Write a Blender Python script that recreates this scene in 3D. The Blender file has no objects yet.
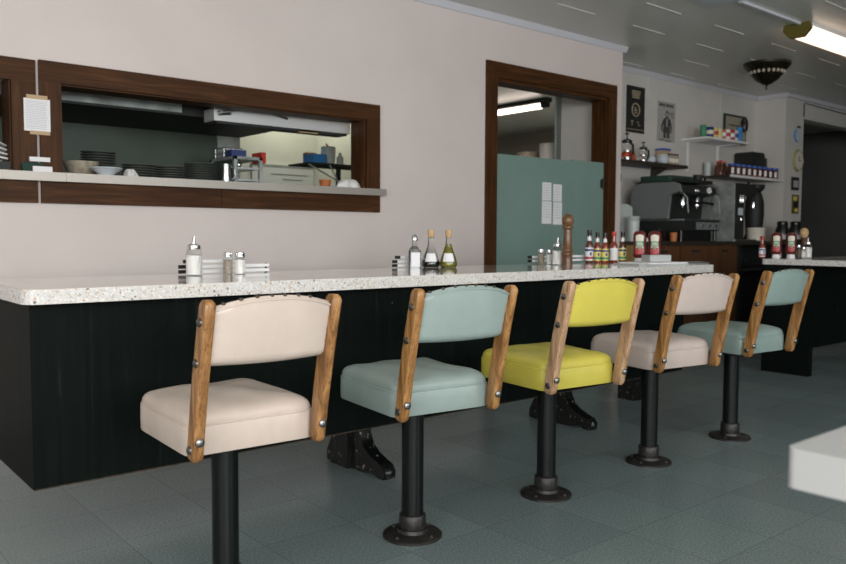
import bpy, bmesh, math, random
from mathutils import Vector, Matrix
random.seed(7)
S = bpy.context.scene
COL = S.collection

# ---------------------------------------------------------------- camera
cd = bpy.data.cameras.new('camera'); cam = bpy.data.objects.new('camera', cd); COL.objects.link(cam)
rx = Vector((0.76790453, -0.6405496, 0.0043409)); ry = Vector((0.03377439, 0.04725485, 0.99831171)); rf = Vector((0.6396733, 0.76646147, -0.05792138))
Rm = Matrix(((rx.x, ry.x, -rf.x), (rx.y, ry.y, -rf.y), (rx.z, ry.z, -rf.z)))
cam.matrix_world = Matrix.Translation((0, 0, 1.0)) @ Rm.to_4x4()
cd.sensor_width = 36.0; cd.lens = 795.7 / 846 * 36.0; cd.clip_start = 0.05
cd.dof.use_dof = True; cd.dof.focus_distance = 2.7; cd.dof.aperture_fstop = 4.5
S.camera = cam

# ---------------------------------------------------------------- world, lights, exposure
w = bpy.data.worlds.new('world'); S.world = w; w.use_nodes = True
w.node_tree.nodes['Background'].inputs[0].default_value = (0.75, 0.88, 1.0, 1)
w.node_tree.nodes['Background'].inputs[1].default_value = 0.6
S.view_settings.view_transform = 'Standard'; S.view_settings.look = 'None'
S.view_settings.gamma = 1.0; S.view_settings.exposure = 0.55; S.view_settings.use_curve_mapping = False

def area(name, loc, target, sx, sy, energy, col):
    l = bpy.data.lights.new(name, 'AREA'); l.shape = 'RECTANGLE'; l.size = sx; l.size_y = sy
    l.energy = energy; l.color = col
    o = bpy.data.objects.new(name, l); COL.objects.link(o); o.location = loc
    o.rotation_euler = (Vector(target) - Vector(loc)).to_track_quat('-Z', 'Y').to_euler()
    return o
area('window_daylight', (-0.4, -3.1, 1.62), (-0.2, 4.0, 1.1), 3.6, 1.5, 140, (1.0, 0.975, 0.965))
area('window_daylight', (3.9, -3.1, 1.62), (3.7, 4.0, 0.9), 2.6, 1.5, 46, (0.94, 0.98, 1.0))
area('window_daylight', (-2.6, -0.7, 1.62), (3.0, 0.6, 1.0), 3.2, 1.5, 62, (1.0, 0.98, 0.97))
area('kitchen_fill_lamp', (3.7, 6.2, 2.5), (3.6, 6.1, 0), 0.5, 0.4, 10, (1.0, 0.96, 0.82))  # unseen area lamp added near the ceiling to brighten the kitchen's rear right

# ---------------------------------------------------------------- materials
def newmat(name):
    m = bpy.data.materials.new(name); m.use_nodes = True
    return m, m.node_tree, m.node_tree.nodes['Principled BSDF']
def N(nt, t, **k):
    n = nt.nodes.new(t)
    for a, v in k.items(): setattr(n, a, v)
    return n
def ramp(nt, stops, interp='LINEAR'):
    r = N(nt, 'ShaderNodeValToRGB'); cr = r.color_ramp; cr.interpolation = interp
    while len(cr.elements) < len(stops): cr.elements.new(0.5)
    for e, (p, c) in zip(cr.elements, stops):
        e.position = p; e.color = (*c, 1) if len(c) == 3 else c
    return r
def coords(nt, scale=(1, 1, 1), rot=(0, 0, 0), kind='Object'):
    tc = N(nt, 'ShaderNodeTexCoord'); mp = N(nt, 'ShaderNodeMapping')
    mp.inputs['Scale'].default_value = scale; mp.inputs['Rotation'].default_value = rot
    nt.links.new(tc.outputs[kind], mp.inputs[0]); return mp.outputs[0]
def mat(name, c, rough=0.5, metal=0.0, var=0.0, scale=8.0, bump=0.0, bscale=60.0, spec=None, trans=0.0, emis=None, es=0.0, coat=0.0, alpha=None, ior=None):
    m, nt, b = newmat(name)
    b.inputs['Base Color'].default_value = (*c, 1); b.inputs['Roughness'].default_value = rough
    b.inputs['Metallic'].default_value = metal
    if spec is not None: b.inputs['Specular IOR Level'].default_value = spec
    if trans: b.inputs['Transmission Weight'].default_value = trans
    if ior: b.inputs['IOR'].default_value = ior
    if coat: b.inputs['Coat Weight'].default_value = coat; b.inputs['Coat Roughness'].default_value = 0.1
    if emis: b.inputs['Emission Color'].default_value = (*emis, 1); b.inputs['Emission Strength'].default_value = es
    if var:
        n = N(nt, 'ShaderNodeTexNoise'); n.inputs['Scale'].default_value = scale; n.inputs['Detail'].default_value = 6
        nt.links.new(coords(nt), n.inputs['Vector'])
        r = ramp(nt, [(0.3, tuple(x * (1 - var) for x in c)), (0.7, tuple(min(1, x * (1 + var)) for x in c))])
        nt.links.new(n.outputs[0], r.inputs[0]); nt.links.new(r.outputs[0], b.inputs['Base Color'])
    if bump:
        n = N(nt, 'ShaderNodeTexNoise'); n.inputs['Scale'].default_value = bscale; n.inputs['Detail'].default_value = 5
        nt.links.new(coords(nt), n.inputs['Vector'])
        bp = N(nt, 'ShaderNodeBump'); bp.inputs['Strength'].default_value = bump; bp.inputs['Distance'].default_value = 0.01
        nt.links.new(n.outputs[0], bp.inputs['Height']); nt.links.new(bp.outputs[0], b.inputs['Normal'])
    return m
def wood(name, stops, scale=(30, 30, 2.0), rough=0.4, bump=0.15, fleck=0.0, coat=0.0, spec=0.5):
    m, nt, b = newmat(name)
    n = N(nt, 'ShaderNodeTexNoise'); n.inputs['Scale'].default_value = 1.0; n.inputs['Detail'].default_value = 8; n.inputs['Distortion'].default_value = 0.6
    nt.links.new(coords(nt, scale), n.inputs['Vector'])
    r = ramp(nt, stops); nt.links.new(n.outputs[0], r.inputs[0])
    out = r.outputs[0]
    if fleck:
        n2 = N(nt, 'ShaderNodeTexNoise'); n2.inputs['Scale'].default_value = 1.0; n2.inputs['Detail'].default_value = 3
        nt.links.new(coords(nt, tuple(s * 5 for s in scale)), n2.inputs['Vector'])
        r2 = ramp(nt, [(0.56, (1, 1, 1)), (0.64, (1 - fleck,) * 3)])
        nt.links.new(n2.outputs[0], r2.inputs[0])
        mx = N(nt, 'ShaderNodeMix', data_type='RGBA', blend_type='MULTIPLY'); mx.inputs[0].default_value = 1
        nt.links.new(out, mx.inputs[6]); nt.links.new(r2.outputs[0], mx.inputs[7]); out = mx.outputs[2]
    nt.links.new(out, b.inputs['Base Color'])
    b.inputs['Roughness'].default_value = rough; b.inputs['Specular IOR Level'].default_value = spec
    if coat: b.inputs['Coat Weight'].default_value = coat; b.inputs['Coat Roughness'].default_value = 0.15
    bp = N(nt, 'ShaderNodeBump'); bp.inputs['Strength'].default_value = bump; bp.inputs['Distance'].default_value = 0.004
    nt.links.new(n.outputs[0], bp.inputs['Height']); nt.links.new(bp.outputs[0], b.inputs['Normal'])
    return m

def terrazzo():
    m, nt, b = newmat('terrazzo')
    co = coords(nt)
    def chips(scale, thr, seedoff):
        v = N(nt, 'ShaderNodeTexVoronoi'); v.inputs['Scale'].default_value = scale; v.inputs['Randomness'].default_value = 1
        mp = N(nt, 'ShaderNodeMapping'); mp.inputs['Location'].default_value = (seedoff, seedoff * .7, 0)
        nt.links.new(co, mp.inputs[0]); nt.links.new(mp.outputs[0], v.inputs['Vector'])
        lt = N(nt, 'ShaderNodeMath', operation='LESS_THAN'); lt.inputs[1].default_value = thr
        nt.links.new(v.outputs['Distance'], lt.inputs[0])
        return v, lt
    base = (0.60, 0.58, 0.55)
    cur = None
    rb = N(nt, 'ShaderNodeRGB'); rb.outputs[0].default_value = (*base, 1); cur = rb.outputs[0]
    pal = [(0.0, (0.70, 0.69, 0.67)), (0.42, (0.52, 0.42, 0.32)), (0.56, (0.72, 0.70, 0.66)), (0.74, (0.22, 0.2, 0.18)), (0.84, (0.55, 0.36, 0.22)), (0.9, (0.68, 0.67, 0.66))]
    for sc, th, so in ((110, 0.34, 3.1), (62, 0.30, 0.0), (180, 0.32, 7.7)):
        v, lt = chips(sc, th, so)
        sp = N(nt, 'ShaderNodeSeparateColor'); nt.links.new(v.outputs['Color'], sp.inputs[0])
        r = ramp(nt, pal, 'CONSTANT'); nt.links.new(sp.outputs[0], r.inputs[0])
        mx = N(nt, 'ShaderNodeMix', data_type='RGBA')
        nt.links.new(lt.outputs[0], mx.inputs[0]); nt.links.new(cur, mx.inputs[6]); nt.links.new(r.outputs[0], mx.inputs[7]); cur = mx.outputs[2]
    nt.links.new(cur, b.inputs['Base Color']); b.inputs['Roughness'].default_value = 0.09
    return m

def floor_mat():
    m, nt, b = newmat('vinyl_tiles')
    tc = N(nt, 'ShaderNodeTexCoord'); sx = N(nt, 'ShaderNodeSeparateXYZ'); nt.links.new(tc.outputs['Object'], sx.inputs[0])
    T = 0.334
    cell = []; edge = []
    for k, off in ((0, 1.22), (1, 1.583)):
        a = N(nt, 'ShaderNodeMath', operation='SUBTRACT'); a.inputs[1].default_value = off - 40 * T; nt.links.new(sx.outputs[k], a.inputs[0])
        d = N(nt, 'ShaderNodeMath', operation='DIVIDE'); d.inputs[1].default_value = T; nt.links.new(a.outputs[0], d.inputs[0])
        fl = N(nt, 'ShaderNodeMath', operation='FLOOR'); nt.links.new(d.outputs[0], fl.inputs[0]); cell.append(fl)
        fr = N(nt, 'ShaderNodeMath', operation='FRACT'); nt.links.new(d.outputs[0], fr.inputs[0])
        s = N(nt, 'ShaderNodeMath', operation='SUBTRACT'); s.inputs[1].default_value = 0.5; nt.links.new(fr.outputs[0], s.inputs[0])
        ab = N(nt, 'ShaderNodeMath', operation='ABSOLUTE'); nt.links.new(s.outputs[0], ab.inputs[0])
        g = N(nt, 'ShaderNodeMath', operation='GREATER_THAN'); g.inputs[1].default_value = 0.4955; nt.links.new(ab.outputs[0], g.inputs[0]); edge.append(g)
    cv = N(nt, 'ShaderNodeCombineXYZ'); nt.links.new(cell[0].outputs[0], cv.inputs[0]); nt.links.new(cell[1].outputs[0], cv.inputs[1])
    wn = N(nt, 'ShaderNodeTexWhiteNoise'); nt.links.new(cv.outputs[0], wn.inputs['Vector'])
    em = N(nt, 'ShaderNodeMath', operation='MAXIMUM'); nt.links.new(edge[0].outputs[0], em.inputs[0]); nt.links.new(edge[1].outputs[0], em.inputs[1])
    n = N(nt, 'ShaderNodeTexNoise'); n.inputs['Scale'].default_value = 130; n.inputs['Detail'].default_value = 5; nt.links.new(tc.outputs['Object'], n.inputs['Vector'])
    r = ramp(nt, [(0.32, (0.14, 0.178, 0.178)), (0.5, (0.185, 0.236, 0.236)), (0.68, (0.235, 0.29, 0.288))]); nt.links.new(n.outputs[0], r.inputs[0])
    r2 = ramp(nt, [(0, (0.9, 0.9, 0.91)), (1, (1.08, 1.08, 1.07))]); nt.links.new(wn.outputs['Value'], r2.inputs[0])
    mx = N(nt, 'ShaderNodeMix', data_type='RGBA', blend_type='MULTIPLY'); mx.inputs[0].default_value = 1
    nt.links.new(r.outputs[0], mx.inputs[6]); nt.links.new(r2.outputs[0], mx.inputs[7])
    mx2 = N(nt, 'ShaderNodeMix', data_type='RGBA'); nt.links.new(em.outputs[0], mx2.inputs[0]); nt.links.new(mx.outputs[2], mx2.inputs[6]); mx2.inputs[7].default_value = (0.12, 0.152, 0.152, 1)
    nt.links.new(mx2.outputs[2], b.inputs['Base Color'])
    n3 = N(nt, 'ShaderNodeTexNoise'); n3.inputs['Scale'].default_value = 3.0; n3.inputs['Detail'].default_value = 4; nt.links.new(tc.outputs['Object'], n3.inputs['Vector'])
    rr = N(nt, 'ShaderNodeMapRange'); rr.inputs[3].default_value = 0.16; rr.inputs[4].default_value = 0.30; nt.links.new(n3.outputs[0], rr.inputs[0]); nt.links.new(rr.outputs[0], b.inputs['Roughness'])
    bp = N(nt, 'ShaderNodeBump'); bp.inputs['Strength'].default_value = 0.04; bp.inputs['Distance'].default_value = 0.003
    nt.links.new(n.outputs[0], bp.inputs['Height']); nt.links.new(bp.outputs[0], b.inputs['Normal'])
    return m

def black_panel_mat():
    m, nt, b = newmat('black_painted_plywood')
    n = N(nt, 'ShaderNodeTexNoise'); n.inputs['Scale'].default_value = 1; n.inputs['Detail'].default_value = 9
    nt.links.new(coords(nt, (70, 70, 3.0)), n.inputs['Vector'])
    r = ramp(nt, [(0.4, (0.002, 0.004, 0.003)), (0.66, (0.0035, 0.006, 0.0048)), (0.80, (0.014, 0.02, 0.017))]); nt.links.new(n.outputs[0], r.inputs[0])
    n2 = N(nt, 'ShaderNodeTexNoise'); n2.inputs['Scale'].default_value = 26; n2.inputs['Detail'].default_value = 3
    nt.links.new(coords(nt, (1, 1, .5)), n2.inputs['Vector'])
    r2 = ramp(nt, [(0.77, (0, 0, 0)), (0.79, (1, 1, 1))]); nt.links.new(n2.outputs[0], r2.inputs[0])
    mx = N(nt, 'ShaderNodeMix', data_type='RGBA'); nt.links.new(r2.outputs[0], mx.inputs[0]); nt.links.new(r.outputs[0], mx.inputs[6]); mx.inputs[7].default_value = (.3, .31, .3, 1)
    nt.links.new(mx.outputs[2], b.inputs['Base Color']); b.inputs['Roughness'].default_value = 0.6; b.inputs['Specular IOR Level'].default_value = 0.08
    bp = N(nt, 'ShaderNodeBump'); bp.inputs['Strength'].default_value = 0.3; bp.inputs['Distance'].default_value = 0.002
    nt.links.new(n.outputs[0], bp.inputs['Height']); nt.links.new(bp.outputs[0], b.inputs['Normal'])
    return m

def chipped_iron():
    m, nt, b = newmat('chipped_black_iron')
    n = N(nt, 'ShaderNodeTexNoise'); n.inputs['Scale'].default_value = 55; n.inputs['Detail'].default_value = 6
    nt.links.new(coords(nt), n.inputs['Vector'])
    r = ramp(nt, [(0.5, (0.003, 0.004, 0.004)), (0.64, (0.010, 0.009, 0.008)), (0.68, (0.28, 0.26, 0.22))]); nt.links.new(n.outputs[0], r.inputs[0])
    nt.links.new(r.outputs[0], b.inputs['Base Color']); b.inputs['Roughness'].default_value = 0.28
    bp = N(nt, 'ShaderNodeBump'); bp.inputs['Strength'].default_value = 0.5; bp.inputs['Distance'].default_value = 0.004
    nt.links.new(n.outputs[0], bp.inputs['Height']); nt.links.new(bp.outputs[0], b.inputs['Normal'])
    return m

def leather(name, c, rough=0.38):
    m, nt, b = newmat(name)
    n = N(nt, 'ShaderNodeTexNoise'); n.inputs['Scale'].default_value = 9; n.inputs['Detail'].default_value = 5
    nt.links.new(coords(nt), n.inputs['Vector'])
    r = ramp(nt, [(0.3, tuple(x * .93 for x in c)), (0.7, tuple(min(1, x * 1.05) for x in c))]); nt.links.new(n.outputs[0], r.inputs[0]); nt.links.new(r.outputs[0], b.inputs['Base Color'])
    wv = N(nt, 'ShaderNodeTexNoise'); wv.inputs['Scale'].default_value = 1; wv.inputs['Detail'].default_value = 2; nt.links.new(coords(nt, (26, 4, 10), (0, 0, .5)), wv.inputs['Vector'])
    n2 = N(nt, 'ShaderNodeTexVoronoi'); n2.inputs['Scale'].default_value = 420; nt.links.new(coords(nt), n2.inputs['Vector'])
    b1 = N(nt, 'ShaderNodeBump'); b1.inputs['Strength'].default_value = 0.25; b1.inputs['Distance'].default_value = 0.008; nt.links.new(wv.outputs[0], b1.inputs['Height'])
    b2 = N(nt, 'ShaderNodeBump'); b2.inputs['Strength'].default_value = 0.08; b2.inputs['Distance'].default_value = 0.001; nt.links.new(n2.outputs[0], b2.inputs['Height']); nt.links.new(b1.outputs[0], b2.inputs['Normal'])
    nt.links.new(b2.outputs[0], b.inputs['Normal']); b.inputs['Roughness'].default_value = rough
    return m

M = {}
M['wall'] = mat('painted_plaster_wall', (0.66, 0.585, 0.55), 0.6, var=0.03, scale=2.5, bump=0.06, bscale=18)
M['alcove'] = mat('alcove_plaster', (0.62, 0.60, 0.56), 0.6, var=0.04, scale=3, bump=0.05, bscale=20)
M['trimw'] = mat('white_trim_paint', (0.62, 0.62, 0.66), 0.4)
M['ceil'] = mat('ceiling_gloss_paint', (0.66, 0.665, 0.62), 0.30, var=0.05, scale=1.2, bump=0.04, bscale=6)
M['ceilstrip'] = mat('lit_ceiling_tile_lip', (0.74, 0.74, 0.70), 0.35)  # paler than the ceiling: light caught by the tile edges, put into the colour
M['kwall'] = mat('kitchen_cream_wall', (0.42, 0.435, 0.375), 0.6, var=0.05, scale=3)
M['kdark'] = mat('kitchen_steel_splashback', (0.055, 0.073, 0.055), 0.5, metal=.2, var=0.1, scale=3)
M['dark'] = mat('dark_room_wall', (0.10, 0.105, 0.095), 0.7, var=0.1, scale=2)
M['room2'] = mat('back_room_wall', (0.30, 0.29, 0.25), 0.7)
M['pale'] = mat('pale_partition_paint', (0.68, 0.78, 0.76), 0.6)
M['floor'] = floor_mat()
M['terrazzo'] = terrazzo()
M['topsheet'] = mat('beige_speckled_top', (0.55, 0.49, 0.42), 0.07, var=.12, scale=120, coat=.6)
M['panel'] = black_panel_mat()
M['rawply'] = mat('raw_plywood_edge', (0.04, 0.025, 0.014), 0.7, var=.5, scale=25)
M['iron'] = chipped_iron()
M['frame'] = wood('dark_walnut_frame', [(0.3, (0.036, 0.0135, 0.0045)), (0.55, (0.063, 0.025, 0.008)), (0.75, (0.10, 0.042, 0.013))], (3, 40, 40), 0.5, 0.05, spec=.15)
M['framev'] = wood('dark_walnut_post', [(0.3, (0.036, 0.0135, 0.0045)), (0.55, (0.063, 0.025, 0.008)), (0.75, (0.10, 0.042, 0.013))], (40, 40, 3), 0.5, 0.05, spec=.15)
M['cab'] = wood('brown_cabinet_wood', [(0.3, (0.07, 0.028, 0.012)), (0.55, (0.12, 0.052, 0.022)), (0.75, (0.17, 0.08, 0.035))], (25, 25, 2), 0.4, 0.05)
M['cabend_lit'] = wood('window_lit_cabinet_side', [(0.3, (0.22, 0.13, 0.04)), (0.7, (0.32, 0.20, 0.07))], (25, 25, 2), 0.5, 0.05)  # cabinet wood made yellower, window light on the end painted in
M['oak'] = wood('golden_oak', [(0.28, (0.13, 0.055, 0.018)), (0.5, (0.27, 0.128, 0.042)), (0.72, (0.42, 0.22, 0.082))], (60, 60, 5), 0.38, 0.3, fleck=0.55)
M['oaklight'] = wood('bleached_oak', [(0.28, (0.26, 0.145, 0.075)), (0.5, (0.42, 0.255, 0.145)), (0.72, (0.54, 0.36, 0.225))], (60, 60, 5), 0.4, 0.3, fleck=0.5)
M['oakmid'] = wood('amber_oak', [(0.28, (0.15, 0.065, 0.018)), (0.5, (0.30, 0.145, 0.045)), (0.72, (0.44, 0.24, 0.088))], (60, 60, 5), 0.36, 0.3, fleck=0.5)
M['walnut'] = wood('turned_walnut', [(0.3, (0.07, 0.03, 0.012)), (0.7, (0.22, 0.11, 0.05))], (60, 60, 6), 0.3, 0.05)
M['cream'] = leather('cream_vinyl', (0.54, 0.45, 0.385))
M['cream2'] = leather('rose_beige_vinyl', (0.50, 0.42, 0.375))
M['sage'] = leather('sage_vinyl', (0.262, 0.325, 0.302))
M['sage2'] = leather('sea_green_vinyl', (0.23, 0.305, 0.28))
M['yellow'] = leather('yellow_vinyl', (0.55, 0.475, 0.075))
M['blkmetal'] = mat('black_enamel_pipe', (0.004, 0.0055, 0.005), 0.32, spec=.25)
M['blkrough'] = mat('worn_black_iron', (0.014, 0.0125, 0.011), 0.45, var=.5, scale=30, bump=.2)
M['bolt'] = mat('dull_steel', (0.22, 0.22, 0.21), 0.32, metal=1)
M['tack'] = mat('bronze_tack', (0.07, 0.055, 0.04), 0.4, metal=.5)
M['chrome'] = mat('chrome', (0.75, 0.76, 0.77), 0.12, metal=1)
M['steel'] = mat('brushed_steel', (0.55, 0.57, 0.58), 0.32, metal=1, var=.05, scale=4)
M['steelbright'] = mat('bright_steel_sheet', (0.62, 0.63, 0.62), 0.4, metal=.4)
M['steeldim'] = mat('aged_galvanised_steel', (0.34, 0.37, 0.35), 0.5, metal=.3, var=.35, scale=9)
M['alu'] = mat('aluminium_shelf', (0.42, 0.385, 0.34), 0.42, metal=.5, var=.06, scale=2)
M['glass'] = mat('clear_glass', (0.95, 0.97, 0.96), 0.0, trans=1, ior=1.12)
M['frost'] = mat('green_painted_door', (0.20, 0.295, 0.262), 0.3, var=.06, scale=2)
M['sugar'] = mat('white_sugar', (0.88, 0.86, 0.83), 0.8)
M['peppr'] = mat('ground_pepper', (0.36, 0.30, 0.25), 0.8, var=.5, scale=200)
M['white'] = mat('white_plastic', (0.78, 0.78, 0.78), 0.35)
M['paper'] = mat('white_paper', (0.80, 0.79, 0.80), 0.7)
M['cloth'] = mat('white_cloth', (0.72, 0.71, 0.69), 0.85, bump=.3, bscale=30)
M['black'] = mat('black_plastic', (0.010, 0.011, 0.010), 0.3)
M['blackm'] = mat('matte_black', (0.013, 0.016, 0.014), 0.6)
M['cork'] = mat('cork', (0.55, 0.36, 0.19), 0.8, var=.2, scale=60)
M['oil'] = mat('green_olive_oil', (0.17, 0.15, 0.012), 0.15, coat=.5)
M['vin'] = mat('dark_vinegar', (0.012, 0.013, 0.012), 0.1, coat=.5)
M['hot'] = mat('red_hot_sauce', (0.22, 0.035, 0.012), 0.15, coat=.5)
M['hotd'] = mat('brown_hot_sauce', (0.09, 0.025, 0.012), 0.15, coat=.5)
M['ketchup'] = mat('tomato_ketchup', (0.12, 0.010, 0.008), 0.25, coat=.5)
M['red'] = mat('red_plastic', (0.5, 0.03, 0.02), 0.3)
M['redpot'] = mat('orange_red_enamel', (0.50, 0.07, 0.025), 0.2)
M['tomato'] = mat('tomato_print', (0.42, 0.03, 0.03), 0.4)
M['green'] = mat('green_print', (0.05, 0.26, 0.13), 0.4)
M['lblcream'] = mat('cream_label', (0.70, 0.66, 0.55), 0.5)
M['lblyellow'] = mat('yellow_label', (0.72, 0.60, 0.16), 0.5)
M['blue'] = mat('blue_plastic', (0.02, 0.10, 0.42), 0.4)
M['clockrim'] = mat('mustard_rim', (0.40, 0.36, 0.18), 0.5)
M['navy'] = mat('navy_print', (0.028, 0.045, 0.17), 0.4)
M['bluebox'] = mat('sky_blue_card', (0.03, 0.22, 0.55), 0.5)
M['orange'] = mat('terracotta_orange', (0.50, 0.16, 0.05), 0.5)
M['tan'] = mat('tan_card', (0.48, 0.34, 0.19), 0.6)
M['dkplate'] = mat('grey_stoneware', (0.085, 0.097, 0.08), 0.7)
M['bowl'] = mat('beige_stoneware', (0.36, 0.32, 0.24), 0.5, var=.3, scale=40)
M['dish'] = mat('pale_blue_porcelain', (0.55, 0.60, 0.64), 0.3)
M['espgrey'] = mat('espresso_grey_paint', (0.17, 0.185, 0.18), 0.35)
M['darkwood'] = mat('dark_shelf_wood', (0.03, 0.024, 0.018), 0.5)
M['dgreen'] = mat('dark_green_cloth', (0.015, 0.045, 0.03), 0.8)
M['tray'] = mat('grey_tray', (0.42, 0.44, 0.43), 0.4)
M['bronze'] = mat('aged_bronze', (0.022, 0.018, 0.012), 0.35, metal=.6, var=.3, scale=20)
M['lampglass'] = mat('opal_bead', (0.42, 0.37, 0.30), 0.3)
M['olive'] = mat('olive_enamel', (0.11, 0.09, 0.012), 0.4)
M['tube'] = mat('lit_fluorescent_lens', (0.9, 0.8, 0.7), 0.5, emis=(1.0, 0.74, 0.56), es=1.35)
M['tube2'] = mat('lit_bare_tube', (0.9, 0.8, 0.7), 0.5, emis=(1.0, 0.84, 0.74), es=3.0)
M['greyprint'] = mat('grey_poster_paper', (0.38, 0.38, 0.36), 0.6, var=.1, scale=25)
M['inkgrey'] = mat('grey_ink', (0.06, 0.06, 0.06), 0.6)
M['ink'] = mat('faint_ink', (0.42, 0.42, 0.46), 0.7)
M['gold'] = mat('cream_ink', (0.42, 0.36, 0.24), 0.5)
M['sill'] = mat('beige_table_laminate', (0.42, 0.415, 0.41), 0.5)
M['leaf'] = mat('green_spray_head', (0.01, 0.09, 0.04), 0.5)
M['milk'] = mat('milky_plastic', (0.50, 0.54, 0.52), 0.35)

# ---------------------------------------------------------------- mesh builder
class MB:
    def __init__(s): s.bm = bmesh.new(); s.mi = 0
    def _tag(s, faces):
        for f in faces: f.material_index = s.mi
    def box(s, x0, x1, y0, y1, z0, z1):
        v = [s.bm.verts.new(p) for p in ((x0, y0, z0), (x1, y0, z0), (x1, y1, z0), (x0, y1, z0), (x0, y0, z1), (x1, y0, z1), (x1, y1, z1), (x0, y1, z1))]
        s._tag([s.bm.faces.new([v[i] for i in q]) for q in ((3, 2, 1, 0), (4, 5, 6, 7), (0, 1, 5, 4), (1, 2, 6, 5), (2, 3, 7, 6), (3, 0, 4, 7))]); return s
    def obox(s, c, size, rot=(0, 0, 0)):
        from mathutils import Euler
        R = Euler(rot).to_matrix(); hx, hy, hz = (a / 2 for a in size); c = Vector(c)
        v = [s.bm.verts.new(c + R @ Vector(p)) for p in ((-hx, -hy, -hz), (hx, -hy, -hz), (hx, hy, -hz), (-hx, hy, -hz), (-hx, -hy, hz), (hx, -hy, hz), (hx, hy, hz), (-hx, hy, hz))]
        s._tag([s.bm.faces.new([v[i] for i in q]) for q in ((3, 2, 1, 0), (4, 5, 6, 7), (0, 1, 5, 4), (1, 2, 6, 5), (2, 3, 7, 6), (3, 0, 4, 7))]); return s
    def prism(s, poly, axis, a, b):
        # poly: list of 2D points in the plane normal to axis, in cyclic order of the other axes
        def P(u, v, t): return {'x': (t, u, v), 'y': (u, t, v), 'z': (u, v, t)}[axis]
        A = [s.bm.verts.new(P(u, v, a)) for u, v in poly]; B = [s.bm.verts.new(P(u, v, b)) for u, v in poly]
        fs = [s.bm.faces.new(A[::-1]), s.bm.faces.new(B)]
        n = len(poly)
        for i in range(n): fs.append(s.bm.faces.new([A[i], A[(i + 1) % n], B[(i + 1) % n], B[i]]))
        s._tag(fs); return s
    def lathe(s, prof, c=(0, 0, 0), n=28, sx=1, sy=1):
        rings = []
        for r, z in prof:
            if r < 1e-6: rings.append([s.bm.verts.new((c[0], c[1], c[2] + z))])
            else: rings.append([s.bm.verts.new((c[0] + sx * r * math.cos(2 * math.pi * i / n), c[1] + sy * r * math.sin(2 * math.pi * i / n), c[2] + z)) for i in range(n)])
        fs = []
        if len(rings[0]) > 1: fs.append(s.bm.faces.new(rings[0][::-1]))
        if len(rings[-1]) > 1: fs.append(s.bm.faces.new(rings[-1]))
        for A, B in zip(rings, rings[1:]):
            for i in range(n):
                j = (i + 1) % n
                if len(A) == 1 and len(B) == 1: continue
                if len(A) == 1: fs.append(s.bm.faces.new([A[0], B[j], B[i]]))
                elif len(B) == 1: fs.append(s.bm.faces.new([A[i], A[j], B[0]]))
                else: fs.append(s.bm.faces.new([A[i], A[j], B[j], B[i]]))
        s._tag(fs); return s
    def cyl(s, p0, p1, r0, r1=None, n=16):
        return s.tube([p0, p1], [r0, r0 if r1 is None else r1], n)
    def tube(s, pts, r, n=12, closed=False):
        pts = [Vector(p) for p in pts]
        if not isinstance(r, (list, tuple)): r = [r] * len(pts)
        m = len(pts); rings = []; up = None
        for i, p in enumerate(pts):
            if closed: t = pts[(i + 1) % m] - pts[i - 1]
            else: t = pts[min(i + 1, m - 1)] - pts[max(i - 1, 0)]
            t.normalize()
            if up is None:
                up = Vector((0, 0, 1)) if abs(t.z) < .9 else Vector((1, 0, 0))
            a = t.cross(up).normalized(); b_ = a.cross(t).normalized(); up = b_
            rings.append([s.bm.verts.new(p + r[i] * (math.cos(2 * math.pi * k / n) * a + math.sin(2 * math.pi * k / n) * b_)) for k in range(n)])
        fs = []
        rg = range(m) if closed else range(m - 1)
        for i in rg:
            A, B = rings[i], rings[(i + 1) % m]
            for k in range(n):
                j = (k + 1) % n; fs.append(s.bm.faces.new([A[k], A[j], B[j], B[k]]))
        if not closed: fs.append(s.bm.faces.new(rings[0][::-1])); fs.append(s.bm.faces.new(rings[-1]))
        s._tag(fs); return s
    def ball(s, c, r, sz=1, n=16, cut=None):
        pr = [(r * math.sin(math.pi * k / 12), -r * sz * math.cos(math.pi * k / 12)) for k in range(13)]
        return s.lathe(pr, c, n)
    def grid(s, fn, nu, nv, closeu=False):
        V = [[s.bm.verts.new(fn(u / (nu if closeu else nu - 1), v / (nv - 1))) for u in range(nu)] for v in range(nv)]
        fs = []
        for j in range(nv - 1):
            for i in range(nu if closeu else nu - 1):
                k = (i + 1) % nu
                fs.append(s.bm.faces.new([V[j][i], V[j][k], V[j + 1][k], V[j + 1][i]]))
        s._tag(fs); return V
    def build(s, name, mats, parent=None, loc=(0, 0, 0), bevel=0, seg=2, smooth=True, sub=0):
        if bevel:
            ed = [e for e in s.bm.edges if len(e.link_faces) == 2 and e.calc_face_angle(0) > 0.6]
            bmesh.ops.bevel(s.bm, geom=ed, offset=bevel, segments=seg, affect='EDGES', profile=0.5, clamp_overlap=True)
        bmesh.ops.recalc_face_normals(s.bm, faces=s.bm.faces)
        me = bpy.data.meshes.new(name); s.bm.to_mesh(me); s.bm.free()
        for m in (mats if isinstance(mats, (list, tuple)) else [mats]): me.materials.append(M[m] if isinstance(m, str) else m)
        if smooth:
            me.polygons.foreach_set('use_smooth', [True] * len(me.polygons)); me.set_sharp_from_angle(angle=math.radians(42))
        o = bpy.data.objects.new(name, me); COL.objects.link(o); o.location = loc
        if parent: o.parent = parent
        if sub:
            md = o.modifiers.new('sub', 'SUBSURF'); md.levels = sub; md.render_levels = sub
        return o

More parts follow.
